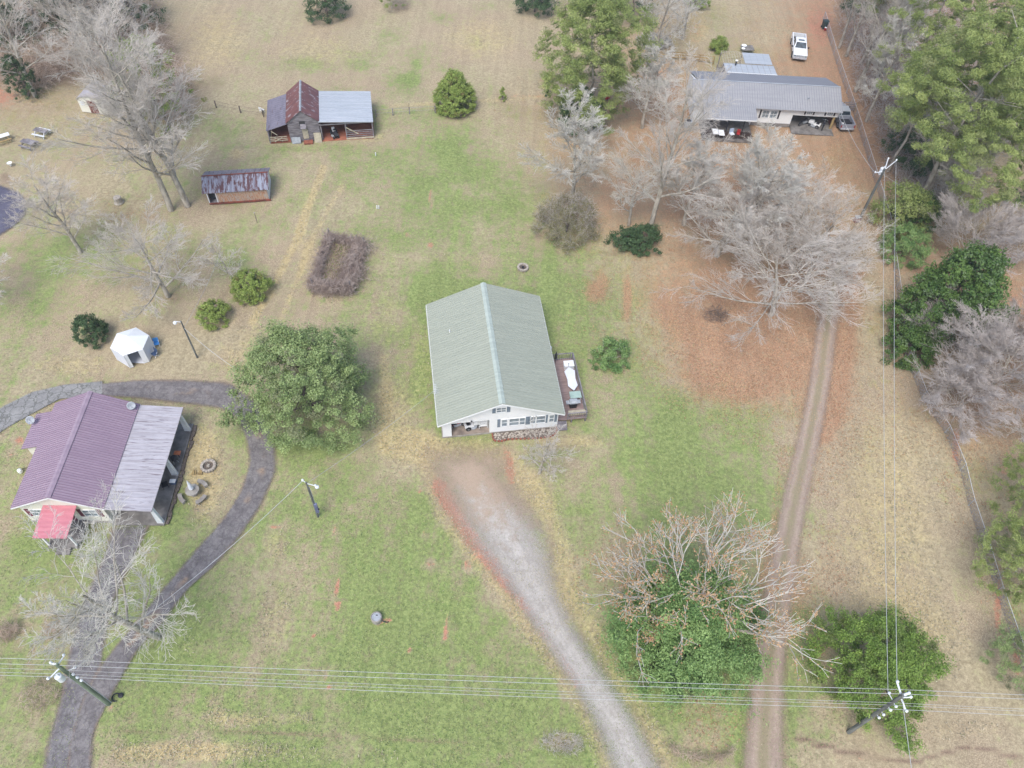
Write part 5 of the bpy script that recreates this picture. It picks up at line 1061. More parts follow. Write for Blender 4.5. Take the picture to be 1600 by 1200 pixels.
pine('thin young pine at the top edge of the field', P(612, 14), 5, 1.8, 53, 50, 5000, .15, 'pine', .3, .45)
pine('small evergreen cut by the right edge by the tan clearing', P(1602, 320), 4, 2.0, 54, 60, 6000, .1, 'darkgreen', .25, .4)
# upper left evergreens
for i, (b, R_, H_, lab) in enumerate([((512, 26), 3.6, 7, 'dark bushy evergreen at the top edge above the barn'), ((835, 18), 3.0, 6, 'dark evergreen left of the tall pine at the top edge'), ((985, 28), 3.6, 11, 'blackish evergreen right of the tall pine at the top edge'),
      ((215, 42), 4.6, 12, 'dark evergreen at the field corner on the top edge'), ((250, 185), 4.6, 11, 'olive green cedar among the bare branches right of the cream shed'), ((165, 35), 4.0, 10, 'dark evergreen behind the tall bare trees at the top'),
      ((62, 40), 4.6, 10, 'dark evergreen near the top left corner'), ((20, 70), 4.0, 9, 'evergreen cut by the left edge near the top'), ((45, 150), 2.0, 6, 'slim evergreen left of the cream shed'), ((110, 50), 3.6, 9, 'rounded evergreen third from the top left corner'),
      ((1085, 8), 2.2, 4, 'yellowish shrub right of the top bare trees'), ((1122, 78), 1.2, 1.6, 'small round shrub behind the patio cover'), ((1340, 20), 3.5, 9, 'dark evergreen at the wood edge by the trash bin'), ((1425, 260), 3.6, 6, 'blackish evergreen understorey behind the transformer pole'), ((1580, 150), 4, 9, 'dark evergreen under the pines at the right edge')]):
    green_thing('evergreen_tree', lab, 'tree', P(*b), R_, H_, dome if i % 3 else cone, 'darkgreen' if i not in (4, 10, 11) else 'boxwood', 150, 15000, .6 if R_ > 2.5 else .3, .22 if R_ > 2.5 else .15, .5, .2, seed=60+i, tr=.18, lobes=.3, group='evergreens along the field edges')
# ---- twig masses
def twigs(name, label, cat, base, n, vol, mat, ln=.9, rad=.012, rz=0, up_=.5, group=None, leaves=None, extra=None, seed=1, kind=None):
    g = np.random.default_rng(seed); t = thing(name, label, cat, base, rz, group)
    p = vol(g, n); d = norm(g.normal(0, 1, (n, 3))+np.array([0, 0, up_])); segs = []; q = p.copy()
    for k in range(3):
        d = norm(d+g.normal(0, .45, (n, 3))+np.array([0, 0, .12-.25*k])); q2 = q+d*ln/3*g.uniform(.6, 1.3, (n, 1)); q2[:, 2] = np.maximum(q2[:, 2], .02)
        segs.append(np.concatenate([q, q2, np.full((n, 1), rad), np.full((n, 1), rad*.8)], 1)); q = q2
    seg_mesh('stems', np.concatenate(segs), M(mat), t, 3)
    if leaves:
        m_, c, s_ = leaves; pp = vol(g, c); leaf_mesh('leaves', pp, np.tile([0, 0, 1.], (c, 1)), s_, .6, g.random(c), (g.random(c) > .8)*.7, M(m_), t)
    return t
def ellv(rx, ry, h):
    def f(g, n):
        a = g.random(n)*6.28; r_ = g.random(n)**.5; z = g.random(n)*h*np.sqrt(1-r_**2*.9); return np.stack([rx*r_*np.cos(a), ry*r_*np.sin(a), z], 1)
    return f
# rectangular bramble-grown pen
cpx = [(516, 376), (570, 390), (549, 458), (490, 454)]; cw = [P(*c) for c in cpx]; cen = sum(cw, Vector())/4
def pen(g, n):
    k = g.integers(0, 4, n); k = np.where((k == 0) & (g.random(n) < .6), 1, k); a = np.array([tuple(c-cen) for c in cw]); b = np.roll(a, -1, 0); t = g.random((n, 1)); p = a[k]*(1-t)+b[k]*t
    wdt = np.array([.22, .9, .6, .3])[k][:, None]; wdt = wdt*(1+.45*np.sin(t*9+k[:, None]*2.1)+.3*np.sin(t*23+k[:, None])); p[:, :2] += g.normal(0, 1, (n, 2))*wdt*.6-np.array([.5, 0])*(k == 1)[:, None]; p[:, 2] = g.random(n)**.7*(1.25+.35*np.sin(p[:, 0]*1.7)*np.cos(p[:, 1]*1.3)); return p
bp = twigs('bramble_pen', 'rectangular pen smothered in grey purple brambles beside the tan wheel tracks', 'hedge', cen, 8500, pen, 'twigpurple', .8, .019, leaves=None, seed=5)
def penin(g, n):
    a = np.array([tuple(c-cen) for c in cw]); u = g.random((n, 1)); v = g.random((n, 1)); p = (a[0]*(1-u)+a[1]*u)*(1-v)+(a[3]*(1-u)+a[2]*u)*v; p *= .9; p[:, 2] = g.random(n)*.5; return p
gq = np.random.default_rng(9); pp = penin(gq, 3200); leaf_mesh('undergrowth', pp, np.tile([0, 0, 1.], (3200, 1)), .17, .6, gq.random(3200), (gq.random(3200) > .6)*1., M('boxwood'), bp)
qq = penin(gq, 4500); dd = norm(gq.normal(0, 1, (4500, 3)))*.5; seg_mesh('inner_stems', np.concatenate([qq, np.abs(qq+dd)*[0, 0, 1]+(qq+dd)*[1, 1, 0], np.full((4500, 1), .013), np.full((4500, 1), .01)], 1), M('twigbrown'), bp, 3)
for k in range(4):
    c = cw[k]-cen; MB().tube([(c.x, c.y, 0), (c.x, c.y, 1.9)], .06).build('post', M('oldwood'), bp)
for i, (b, r_, h, lab) in enumerate([((63, 1088), 1.7, .9, 'round brown dead shrub beside the lower end of the asphalt drive'), ((92, 982), 1.25, .7, 'small brown twiggy shrub nearer the bare tree left of the drive'), ((14, 988), 1.0, .8, 'dark brown shrub near the left edge')]):
    twigs('dead_shrub', lab, 'bush', P(*b), 380, ellv(r_*.9, r_*.8, h), 'twigbrown', .6, .011, seed=70+i, group='brown dormant shrubs')
twigs('vine_tangle', 'dark tangle of vines under the bare trees in the orange leaves', 'bush', P(1118, 496), 130, ellv(1.3, 1.0, 1.3), 'barkdark', .9, .016, seed=75)
twigs('hedge', 'clipped dark brown hedge in front of the grey roofed porch', 'hedge', P(1137, 216), 5000, lambda g, n: np.stack([g.uniform(-3.1, 3.1, n), g.uniform(-.7, .7, n), g.random(n)*.7], 1), 'hedgebrown', .3, .02, seed=76)
twigs('brush_heap', 'heap of dead grass and brush in the ditch left of the gravel drive', 'brush heap', P(878, 1162), 420, ellv(1.7, .8, .25), 'twig', .5, .010, seed=77)
twigs('brush_heap', 'curved line of dead brush in the ditch between the two drives', 'brush heap', P(1095, 1172), 420, lambda g, n: (lambda a: np.stack([np.cos(a)*2.4, -np.sin(a)*.9+g.normal(0, .15, n)+.3, g.random(n)*.4], 1))(g.uniform(.1, 3.0, n)), 'twigbrown', .5, .010, seed=78)
twigs('brush_heap', 'pile of cut branches behind the far fence', 'brush heap', P(1022, 68), 900, ellv(2.4, 1.8, .8), 'twigpale', 1.2, .03, seed=79)
for i, (b, r_) in enumerate([((895, 735), 1.4), ((1120, 30), 1.0)]): pass
# understorey brush of the right-hand wood: nobody could count it
def wood(g, n, poly=None, box=(1300, 1600, 5, 350)):
    poly = poly or [(1300, 10), (1600, 10), (1600, 200), (1480, 290), (1470, 350), (1410, 330), (1385, 270), (1345, 170)]
    U = g.uniform(box[0], box[1], n*3); V_ = g.uniform(box[2], box[3], n*3); ok = np.zeros(n*3, bool); j = len(poly)-1
    for i in range(len(poly)):
        xi, yi = poly[i]; xj, yj = poly[j]; c = ((yi > V_) != (yj > V_)) & (U < (xj-xi)*(V_-yi)/(yj-yi+1e-9)+xi); ok ^= c; j = i
    U, V_ = U[ok][:n], V_[ok][:n]; pts = np.array([tuple(P(u, v)) for u, v in zip(U, V_)]); pts[:, 2] = g.random(len(pts))*1.2
    if len(pts) < n: pts = np.concatenate([pts, pts[:n-len(pts)]])
    return pts
t_ = twigs('underbrush', 'tangled leafless underbrush covering the floor of the right hand wood', 'underbrush', Vector((0, 0, 0)), 9000, wood, 'twiggrey', 2.2, .018, seed=80); t_['kind'] = 'stuff'
for c_ in t_.children: c_['kind'] = 'stuff'

pw = [(-20, 0), (250, 0), (262, 60), (300, 130), (290, 200), (230, 190), (200, 120), (120, 110), (60, 150), (-20, 130)]
t_ = twigs('underbrush', 'brown leafless underbrush among the evergreens at the upper left', 'underbrush', Vector((0, 0, 0)), 7000, lambda g, n: wood(g, n, pw, (-20, 300, 0, 210)), 'twigbrown', 2.4, .02, seed=81); t_['kind'] = 'stuff'
for c_ in t_.children: c_['kind'] = 'stuff'

# ---- real litter and weeds on the ground (nobody could count them)
def scatter(name, label, n, chan, size, mat, aspect, tilt, seed, thr=.15, z=.03, power=1.0):
    g = np.random.default_rng(seed); m_ = n*6; U = g.uniform(-30, 1630, m_); V_ = g.uniform(-10, 1230, m_)
    d = np.array(fw)*FPX+np.outer(U-800, np.array(rt))-np.outer(V_-600, np.array(up)); t = -CAMH/d[:, 2]; X, Y = d[:, 0]*t, d[:, 1]*t
    ch, _, _ = ground_fields(X, Y); w_ = ch[chan]**power; patch = .5+.5*np.sin(X*.9+2*np.sin(Y*.33))*np.sin(Y*.7+1.7*np.sin(X*.41)); ok = (g.random(m_) < w_*(.35+.9*patch)) & (w_ > thr)
    X, Y = X[ok][:n], Y[ok][:n]; k = len(X); pos = np.stack([X, Y, np.full(k, z)], 1)
    t_ = thing(name, label, name.replace('_', ' '), Vector((0, 0, 0))); t_['kind'] = 'stuff'
    o = leaf_mesh(name, pos, np.tile([0, 0, 1.], (k, 1)), size, aspect, g.random(k), (g.random(k) > .85)*.8, M(mat), t_, tilt); o['kind'] = 'stuff'
MT['litter'] = foliage_mat('fallen_leaves', (.32, .18, .10), (.58, .37, .22), (.42, .34, .24))
MT['tuft'] = foliage_mat('grass_tufts', (.17, .22, .08), (.36, .42, .19), (.46, .40, .24))
MT['drytuft'] = foliage_mat('dry_grass_tufts', (.36, .31, .21), (.60, .53, .39), (.2, .22, .1))
scatter('leaf_litter', 'fallen orange brown leaves scattered under the bare trees and along the lane', 90000, 1, .13, 'litter', .7, .25, 90, .12)
scatter('grass_tufts', 'green weed and grass tufts scattered through the mown lawn', 60000, 0, .15, 'tuft', .35, .6, 91, .25)
scatter('dry_grass', 'tufts of dry straw coloured grass through the field and the tan lawn', 60000, 4, .2, 'drytuft', .3, .6, 92, .12)
# ------------------------------------------------------------------ vehicles
def pickup(label, loc, rz, paint, cabpaint, sc=1.08, sunroof=False):
    t = thing('pickup_truck', label, 'pickup truck', loc, rz); t.scale = (sc, sc, sc)
    arch = []
    def arc(cx, r_=.5, n=7): return [(cx+r_*math.cos(math.pi*k/n), .42+r_*math.sin(math.pi*k/n)*.95) for k in range(n+1)]
    prof = [(2.95, .45), (3.0, .7), (2.95, 1.0), (2.8, 1.1), (1.5, 1.2), (-.78, 1.22), (-.78, .45)]
    fr = arc(1.85); lo = [(-.78, .42)]+[(x, max(z, .42)) for x, z in fr[::-1]]
    MB().prism([(2.95, .42), (3.0, .7), (2.95, 1.0), (2.8, 1.1), (1.5, 1.2), (-.78, 1.22)]+lo, -1.0, 1.0, 1).build('body', M(paint), t, bevel=.05)
    bd = MB(); bl2 = [(-.8, 1.26), (-2.92, 1.26), (-2.95, .5), (-2.4, .42)]+[(x, max(z, .42)) for x, z in arc(-1.85)[::-1]]+[(-.8, .42)]
    for y0, y1 in ((-1.0, -.86), (.86, 1.0)): bd.prism(bl2, y0, y1, 1)
    bd.box(-2.95, -2.86, -.855, .855, .5, 1.24); bd.build('bed_wall', M(paint), t, bevel=.015)
    bx('bed_liner', M('black'), t, -2.85, -.79, -.855, .855, .62, .68); bx('undercarriage', M('black'), t, -2.6, 2.6, -.8, .8, .3, .41)
    cb = [(1.45, -.93, 1.19), (1.45, .93, 1.19), (-.76, .93, 1.2), (-.76, -.93, 1.2), (.72, -.74, 1.84), (.72, .74, 1.84), (-.55, .74, 1.86), (-.55, -.74, 1.86)]
    MB().add(cb, [(0, 1, 2, 3), (4, 7, 6, 5), (0, 4, 5, 1), (1, 5, 6, 2), (2, 6, 7, 3), (3, 7, 4, 0)]).build('cab', M(cabpaint), t, bevel=.06)
    c = [Vector(v) for v in cb]
    def pane(a, b, d, e, i0, i1, j0, j1, name):   # a-b bottom, e-d top
        def q(u, v): return (a*(1-u)+b*u)*(1-v)+(e*(1-u)+d*u)*v
        n_ = (b-a).cross(e-a).normalized(); cc = Vector((.3, 0, 1.4)); n_ = n_ if n_.dot(a-cc) > 0 else -n_
        pts = [q(i0, j0), q(i1, j0), q(i1, j1), q(i0, j1)]; MB().add([p+n_*.012 for p in pts]+[p-n_*.02 for p in pts], [(0, 1, 2, 3), (7, 6, 5, 4), (0, 4, 5, 1), (1, 5, 6, 2), (2, 6, 7, 3), (3, 7, 4, 0)]).build(name, M('carglass'), t)
    pane(c[0], c[1], c[5], c[4], .06, .94, .06, .9, 'windshield'); pane(c[3], c[2], c[6], c[7], .08, .92, .15, .85, 'rear_window')
    for a, b, d, e in ((c[1], c[2], c[6], c[5]), (c[0], c[3], c[7], c[4])):
        pane(a, b, d, e, .12, .5, .15, .88, 'side_window'); pane(a, b, d, e, .55, .9, .15, .88, 'side_window')
    if sunroof: bx('sunroof', M('carglass'), t, .15, .5, -.42, .42, 1.84, 1.875)
    for x in (1.85, -1.85):
        for y in (-.9, .9): wheel(t, (x, y, .42), .42, .27, 'y', .62)
    bx('front_bumper', M('chrome'), t, 2.93, 3.1, -.98, .98, .42, .66, bevel=.03); bx('grille', M('galv'), t, 2.98, 3.03, -.55, .55, .7, .97)
    for s in (-1, 1):
        bx('headlight', M('glass'), t, 2.93, 3.03, s*.78-.17, s*.78+.17, .72, .95); bx('tail_light', M('red'), t, -2.99, -2.955, s*.93-.07, s*.93+.07, .75, 1.12)
        MB().obox((1.2, s*1.15, 1.28), (.12, .24, .2)).build('mirror', M('black'), t, bevel=.03); bx('door_handle', M('chrome'), t, -.1, .1, s*1.0-.01, s*1.0+.02, 1.0, 1.04)
    bx('rear_bumper', M('chrome'), t, -3.1, -2.955, -.95, .95, .45, .68, bevel=.03); bx('number_plate', M('white'), t, -3.115, -3.102, -.16, .16, .5, .64)
    return t
pickup('white crew cab pickup parked facing the camera on the leaf covered dirt drive', Vector((41.97, 117.9, 0)), R(-98), 'truckwhite', 'truckwhite', 1.06, True)
tr2 = pickup('silver pickup with an open dark bed, backed beside the far carport', Vector((44.75, 99.7, 0)), R(93), 'trucksilver', 'trucktop', 1.0)
t = thing('bucket', 'white bucket standing in the bed of the silver pickup', 'bucket', tr2.location+Vector((-.45, -2.3, .68)), 0)
MB().lathe([(.14, 0), (.17, .34), (.15, .34)]).build('pail', M('white'), t); MB().tube([(-.16, 0, .3), (0, 0, .46), (.16, 0, .3)], .01).build('handle', M('galv'), t)
# ------------------------------------------------------------------ utility poles
def pole(label, base, H_, r_, mat, lean=(0, 0)):
    t = thing('utility_pole', label, 'utility pole', base, 0, 'wooden utility poles'); t.rotation_euler = (lean[0], lean[1], 0)
    MB().tube([(0, 0, -.2), (0, 0, H_*.5), (0, 0, H_)], [r_, r_*.85, r_*.7], 12).build('post', M(mat), t); return t
def can(t, x, y, z, r_=.25, h=.75):
    o = MB().lathe([(r_*.9, 0), (r_, .05), (r_, h), (r_*.85, h+.06), (r_*.2, h+.1)], (x, y, z), 16).build('transformer', M('porcelain'), t)
    MB().lathe([(.05, 0), (.08, .08), (.04, .14), (.07, .2), (.03, .3)], (x+.08, y, z+h+.08), 8).build('bushing', M('porcelain'), o)
def arm(t, p, q, wd=.05, mat='porcelain', ins=True):
    o = MB().tube([p, q], wd, 8).build('insulator_arm', M(mat), t)
    if ins: MB().lathe([(.05, 0), (.1, .05), (.06, .1), (.1, .15), (.04, .22)], q, 10).build('insulator', M('porcelain'), o)
B1, B2 = Vector((-29.84, 15.85, 0)), Vector((27.7, 16.7, 0))
p1 = pole('greenish utility pole with a transformer can standing at the asphalt drive', B1, 9.55, .17, 'polewood')
can(p1, -.1, -.48, 7.75); arm(p1, (0, .1, 9.2), (.08, .75, 9.05)); arm(p1, (0, -.1, 8.9), (-.45, -.8, 8.85)); arm(p1, (0, 0, 9.5), (-.3, .05, 9.55), .07); arm(p1, (.1, .1, 7.9), (.55, .3, 7.9), .03)
MB().tube([(.17, .12, 0), (.17, .14, 5.6)], .035, 6).tube([(-.12, -.13, 0), (-.1, -.12, 7.2)], .02, 6).build('conduit', M('galv'), p1)
for z in (7.3, 6.6, 5.9): arm(p1, (.1, 0, z), (.3, 0, z), .03)
ring = tag(MB().tube([(.3*math.cos(a), .3*math.sin(a), .06) for a in np.linspace(0, 5.2, 12)], .05, 6).build('coiled_hose', M('black')), 'coiled black hose at the foot of the greenish pole', 'hose'); ring.location = B1+Vector((.4, .5, 0))
ring = tag(MB().lathe([(.1, 0), (.2, .03), (.2, .12), (.1, .16)]).build('valve_cover', M('black')), 'small black round cover in the grass right of the greenish pole', 'cover'); ring.location = P(189, 1087)
p2 = pole('grey utility pole leaning over the bright cedar at the lower right', B2, 9.9, .18, 'polegrey')
arm(p2, (0, .1, 9.6), (-.12, .9, 9.7), .07); arm(p2, (.05, 0, 9.85), (.35, .1, 9.95), .09); arm(p2, (.1, -.1, 9.3), (.3, -.85, 9.1), .06); arm(p2, (.1, 0, 9.3), (.85, .1, 9.1), .05); arm(p2, (-.1, .1, 8.4), (-.25, .5, 8.4), .03)
for z in (8.3, 7.4, 6.2, 5.4): arm(p2, (0, -.1, z), (.05, -.35, z), .03)
p5 = pole('dark utility pole with a white transformer beside the far wood', P(1342, 345), 7.9, .19, 'polegrey')
can(p5, 0, .35, 6.9, .3, .8); arm(p5, (0, 0, 7.5), (-.9, 0, 7.3), .06); arm(p5, (.1, .1, 7.7), (1.0, .3, 8.9), .05); arm(p5, (.1, .1, 7.7), (.1, .5, 8.9), .06)
mb_ = thing('meter_box', 'rusty electrical box and stump at the foot of the far transformer pole', 'box', P(1338, 346), .3)
bx('cabinet', M('redboard'), mb_, -.35, .35, -.25, .25, 0, .7, bevel=.03); bx('lid', M('galv'), mb_, -.37, .37, -.27, .27, .705, .75)
p4_ = pole('thin grey meter pole with a small lamp on the central lawn', P(497, 807), 6.1, .11, 'polegrey')
arm(p4_, (0, 0, 5.9), (.75, -.1, 5.75), .035); MB().lathe([(.05, 0), (.17, -.1), (.18, -.2), (.08, -.25)], (.85, -.1, 5.75), 12).build('lamp', M('porcelain'), p4_)
MB().tube([(.1, .05, 0), (.1, .05, 5.2)], .03, 6).build('conduit', M('galv'), p4_); MB().obox((.15, -.05, 1.7), (.28, .2, 1.5), .3).build('meter_panel', M('bluegrey'), p4_, bevel=.02)
bx('meter', M('black'), p4_, .3, .42, -.2, -.08, 1.6, 1.8); arm(p4_, (0, 0, 6.0), (-.35, .2, 6.0), .03)
p3_ = pole('thin light pole with a white lamp right of the gazebo tent', P(308, 558), 5.6, .1, 'polegrey')
arm(p3_, (0, 0, 5.45), (-.5, -.1, 5.6), .035, ins=False); MB().lathe([(.05, 0), (.18, -.1), (.19, -.25), (.08, -.3)], (-.6, -.1, 5.6), 12).build('lamp', M('porcelain'), p3_)
# ------------------------------------------------------------------ power lines
def wire(label, p, q, sag=.5, r_=.016, mat='wire', n=24, group='power lines'):
    p, q = Vector(p), Vector(q); pts = [p+(q-p)*(i/n)+Vector((0, 0, -4*sag*(i/n)*(1-i/n))) for i in range(n+1)]
    o = MB().tube([v-p for v in pts], r_, 6).build('power_line', M(mat)); o.location = p; tag(o, label, 'cable', group)
names = ['uppermost', 'second', 'third', 'fourth', 'lowest']
for k, (y1, z1, y2, z2, sg) in enumerate([(.42, 9.15, .45, 9.55, .35), (.02, 9.25, .1, 9.75, .35), (.05, 8.1, -.05, 8.2, .45), (.02, 7.3, 0, 7.45, .4), (0, 6.65, 0, 6.5, .45)]):
    a, b = B1+Vector((.05, y1, z1)), B2+Vector((.05, y2, z2)); rr = .015 if k in (0, 1, 4) else .011; step = b-a
    wire(f'{names[k]} of the pale cables spanning the lawn between the two lower poles', a, b, sg, rr)
    wire(f'{names[k]} of the pale cables leaving the left edge from the greenish pole', a-step*.8, a, sg, rr)
    wire(f'{names[k]} of the pale cables running off the right edge from the grey pole', b, b+step*.8, sg, rr)
B5 = P(1342, 345)
wire('left one of the two cables up the tan lawn to the far transformer', B2+Vector((-.3, .5, 8.4)), B5+Vector((.15, .2, 7.6)), .5, .02); wire('right one of the two cables up the tan lawn to the far transformer', B2+Vector((-.12, .9, 9.7)), B5+Vector((1.0, .3, 8.9)), .5, .02)
wire('single cable dropping off the bottom edge from the grey pole', B2+Vector((0, -.2, 9.6)), (24.5, -15, 9), .3, .02)
B4, B3 = P(497, 807), P(308, 558)
wire('twisted service cable between the greenish pole and the meter pole', B1+Vector((.55, .3, 7.9)), B4+Vector((-.35, .2, 6.0)), .9, .022)
wire('thin service cable from the meter pole to the sage roof eave', B4+Vector((0, 0, 5.9)), at1(-.35, 3.2, 3.6), .35, .014, 'galv'); wire('service cable from the light pole toward the big cedar', B3+Vector((0, 0, 4.6)), P(400, 640)+Vector((0, 0, 6)), .5, .02)
wire('grey cable from the light pole up to the bare branches', B3+Vector((0, 0, 4.6)), P(362, 440)+Vector((0, 0, 4.5)), .3, .014, 'galv')
wire('service cable from the far transformer pole to the carport roof', B5+Vector((-.9, 0, 7.3)), (43.0, 96.8, 3.2), .5, .025); wire('guy cable running down right from the far transformer pole', B5+Vector((0, 0, 7.2)), P(1480, 330), .2, .02)
# ------------------------------------------------------------------ fences
def chain_fence(label, px, h=1.25, name='chain_link_fence', rail=True):
    pts = [P(*p) for p in px]; o0 = pts[0]; t = thing(name, label, 'fence', o0, 0); q = [p-o0 for p in pts]
    L_ = 0; tops = MB()
    for a, b in zip(q[:-1], q[1:]):
        n = max(1, round((b-a).length/3))
        for i in range(n):
            c = a+(b-a)*(i/n); MB().tube([(c.x, c.y, -.05), (c.x, c.y, h+.05)], .035, 6).build('post', M('galv'), t)
    MB().tube([(c.x, c.y, -.05) for c in q[-1:]]+[(c.x, c.y, h+.05) for c in q[-1:]], .035, 6).build('post', M('galv'), t)
    if rail: MB().tube([(c.x, c.y, h) for c in q], .02, 6).build('top_rail', M('whitemetal'), t)
    tm = NT('chain_link'); g = tm.geo((1, 1, 1)); cc = tm.n('ShaderNodeTexChecker'); n_ = tm.noise(g, 9, 3, .6); tm.base(A(172, 166, 164)); tr = tm.n('ShaderNodeBsdfTransparent'); mx = tm.n('ShaderNodeMixShader')
    tm.L(tm.math('GREATER_THAN', n_, .52), mx.inputs[0]); tm.L(tr.outputs[0], mx.inputs[1]); tm.L(tm.b.outputs[0], mx.inputs[2]); tm.L(mx.outputs[0], tm.t.nodes['Material Output'].inputs[0])
    m_ = MB()
    for a, b in zip(q[:-1], q[1:]): m_.add([(a.x, a.y, .02), (b.x, b.y, .02), (b.x, b.y, h-.03), (a.x, a.y, h-.03)], [(0, 1, 2, 3)])
    m_.build('mesh_panel', tm.m, t)
    return t
chain_fence('long grey chain link fence between the right hand lawn and the wood', [(1286, 30), (1302, 85), (1322, 145), (1342, 205), (1364, 275), (1386, 350), (1400, 450), (1416, 560), (1440, 622), (1476, 676), (1500, 735), (1513, 790), (1535, 855), (1556, 925), (1580, 995), (1606, 1070)])
def rail_fence(label, px, h, n_rail, mat, sp=2.4, pm=None, name='rail_fence'):
    pts = [P(*p) for p in px]; o0 = pts[0]; t = thing(name, label, 'fence', o0, 0); q = [p-o0 for p in pts]
    for a, b in zip(q[:-1], q[1:]):
        d = b-a; n = max(1, round(d.length/sp)); ang_ = math.atan2(d.y, d.x)
        for i in range(n+1): c = a+d*(i/n); MB().obox((c.x, c.y, h/2), (.12, .12, h+.1), ang_).build('post', M(pm or mat), t)
        for k in range(n_rail): c = (a+b)/2; MB().obox((c.x, c.y+.07, h*(k+1)/n_rail-.06), (d.length, .05, .13) if 'wire' not in name else (d.length, .012, .02), ang_).build('rail', M(mat), t)
    return t
rail_fence('tan three rail wooden fence left of the patio cover', [(1028, 92), (1070, 94), (1114, 100)], 1.2, 3, 'treatedwood')
rail_fence('grey barred gate with a tan end post right of the far house', [(1314, 172), (1334, 174)], 1.3, 5, 'oldwood', 3.2, 'treatedwood', 'farm_gate')
rail_fence('sparse wire field fence right of the barn', [(588, 182), (640, 178), (680, 176)], 1.0, 2, 'galv', 3, 'oldwood', 'wire_fence')
rail_fence('old wire fence on dark posts left of the barn', [(338, 168), (376, 176), (412, 182)], 1.0, 2, 'barkdark', 4, None, 'wire_fence')
# ------------------------------------------------------------------ yard things
def picnic(label, loc, rz, mat, top=None, legs=None, L_=1.9):
    t = thing('picnic_table', label, 'picnic table', loc, rz, 'picnic tables'); mb = MB()
    for k in range(5): mb.box(-L_/2, L_/2, -.38+k*.155, -.38+k*.155+.14, .72, .76)
    mb.build('tabletop', M(top or mat), t)
    for s in (-1, 1):
        MB().box(-L_/2, L_/2, s*.72-.14, s*.72+.14, .42, .46).build('bench', M(mat if not legs else legs), t)
        f = MB()
        for q in (-1, 1): f.obox((s*L_*.36, q*.48, .36), (.07, .09, .88), 0, q*R(38))
        f.box(s*L_*.36-.035, s*L_*.36+.035, -.72, .72, .35, .415); f.build('leg_frame', M(legs or mat), t)
    return t
picnic('grey picnic table nearer the left edge road, lower of the plain pair', P(47, 229), R(-17), 'oldwood'); picnic('pale topped picnic table, upper of the plain pair by the cream shed', P(67, 211), R(-14), 'whitemetal', 'oldwood')
picnic('picnic table on tan timber legs with a white top at the left edge', P(3, 221), R(38), 'treatedwood', 'white', 'treatedwood', 2.4)
fb2 = thing('white_bowl', 'white bowl on a ring of bare red earth left of the grey picnic tables', 'bowl', P(17, 259), 0); MB().lathe([(.1, 0), (.12, .25), (.3, .4), (.32, .45), (.1, .38)]).build('bowl', M('white'), fb2)
st = thing('tree_stump', 'pale cut tree stump on its own in the leaf strewn grass', 'stump', P(186, 316), 0); MB().lathe([(.62, 0), (.5, .15), (.46, .75), (.44, .78)], n=14).build('trunk', M('bark'), st); MB().lathe([(.43, .781), (.42, .80), (.1, .80)], n=14).build('cut_face', M('stone'), st)
def firepit(label, loc, R_, inner, mat='stone'):
    t = thing('fire_pit', label, 'fire pit', loc, 0, 'stone fire pits'); n = 16; mb = MB()
    for k in range(n): a = 2*math.pi*k/n; mb.obox((R_*math.cos(a), R_*math.sin(a), .13), (.3*R_/.7, 2*math.pi*R_/n*.93, .26), a)
    mb.build('stone_ring', M(mat), t, bevel=.02); MB().lathe([(R_*.78, 0), (R_*.78, .05), (.01, .07)], n=16).build('ash_bed', M('ash'), t)
    m2 = MB()
    for k in range(5): a = k*1.3; m2.tube([(.3*R_*math.cos(a), .3*R_*math.sin(a), .08), (-.25*R_*math.cos(a), -.35*R_*math.sin(a), .22)], .045, 6)
    m2.build('logs', M(inner), t); return t
firepit('small stone fire pit with charred logs behind the sage roofed house', P(817, 419), .55, 'black'); firepit('larger pale stone fire ring in the loop of the asphalt drive', P(326, 729), .6, 'stone')
# concrete table with a closed umbrella and curved benches
c3 = P(304, 772)
ct = thing('garden_table', 'round concrete table in the ring of curved benches', 'table', c3, 0); MB().lathe([(.6, .70), (.62, .73), (.62, .8), (.6, .82), (.05, .82)], n=24).build('tabletop', M('concrete'), ct); MB().lathe([(.3, 0), (.18, .15), (.15, .5), (.3, .7)], n=14).build('pedestal', M('concrete'), ct)
um = thing('garden_umbrella', 'closed white umbrella standing in the round concrete table', 'umbrella', c3+Vector((0, 0, .82)), 0); um.rotation_euler = (0, 0, 0)
MB().tube([(0, 0, -.8), (0, 0, 1.6)], .025).build('pole', M('white'), um); MB().lathe([(.22, .25), (.17, .7), (.08, 1.3), (.02, 1.6)], n=10).build('canopy', M('tentpanel'), um)
for k, (a0, lab) in enumerate(((R(62), 'curved concrete bench behind the round concrete table'), (R(-38), 'curved concrete bench right of the round concrete table'), (R(218), 'curved concrete bench left of the table with a round opening in its end'))):
    t = thing('curved_bench', lab, 'bench', c3, 0, 'curved concrete benches'); vs = []; fs = []; n = 8
    for i in range(n+1):
        a = a0+R(-26+52*i/n)
        for r_ in (1.0, 1.38):
            for z in (.36, .46): vs.append((r_*math.cos(a), r_*math.sin(a), z))
    for i in range(n):
        b = i*4; fs += [(b, b+4, b+5, b+1), (b+2, b+3, b+7, b+6), (b+1, b+5, b+7, b+3), (b, b+2, b+6, b+4)]
    fs += [(0, 1, 3, 2), (n*4, n*4+2, n*4+3, n*4+1)]; MB().add(vs, fs).build('seat', M('concrete'), t, bevel=.02)
    for s in (-18, 18): a = a0+R(s); MB().obox((1.19*math.cos(a), 1.19*math.sin(a), .18), (.3, .14, .355), a).build('leg', M('concrete'), t)
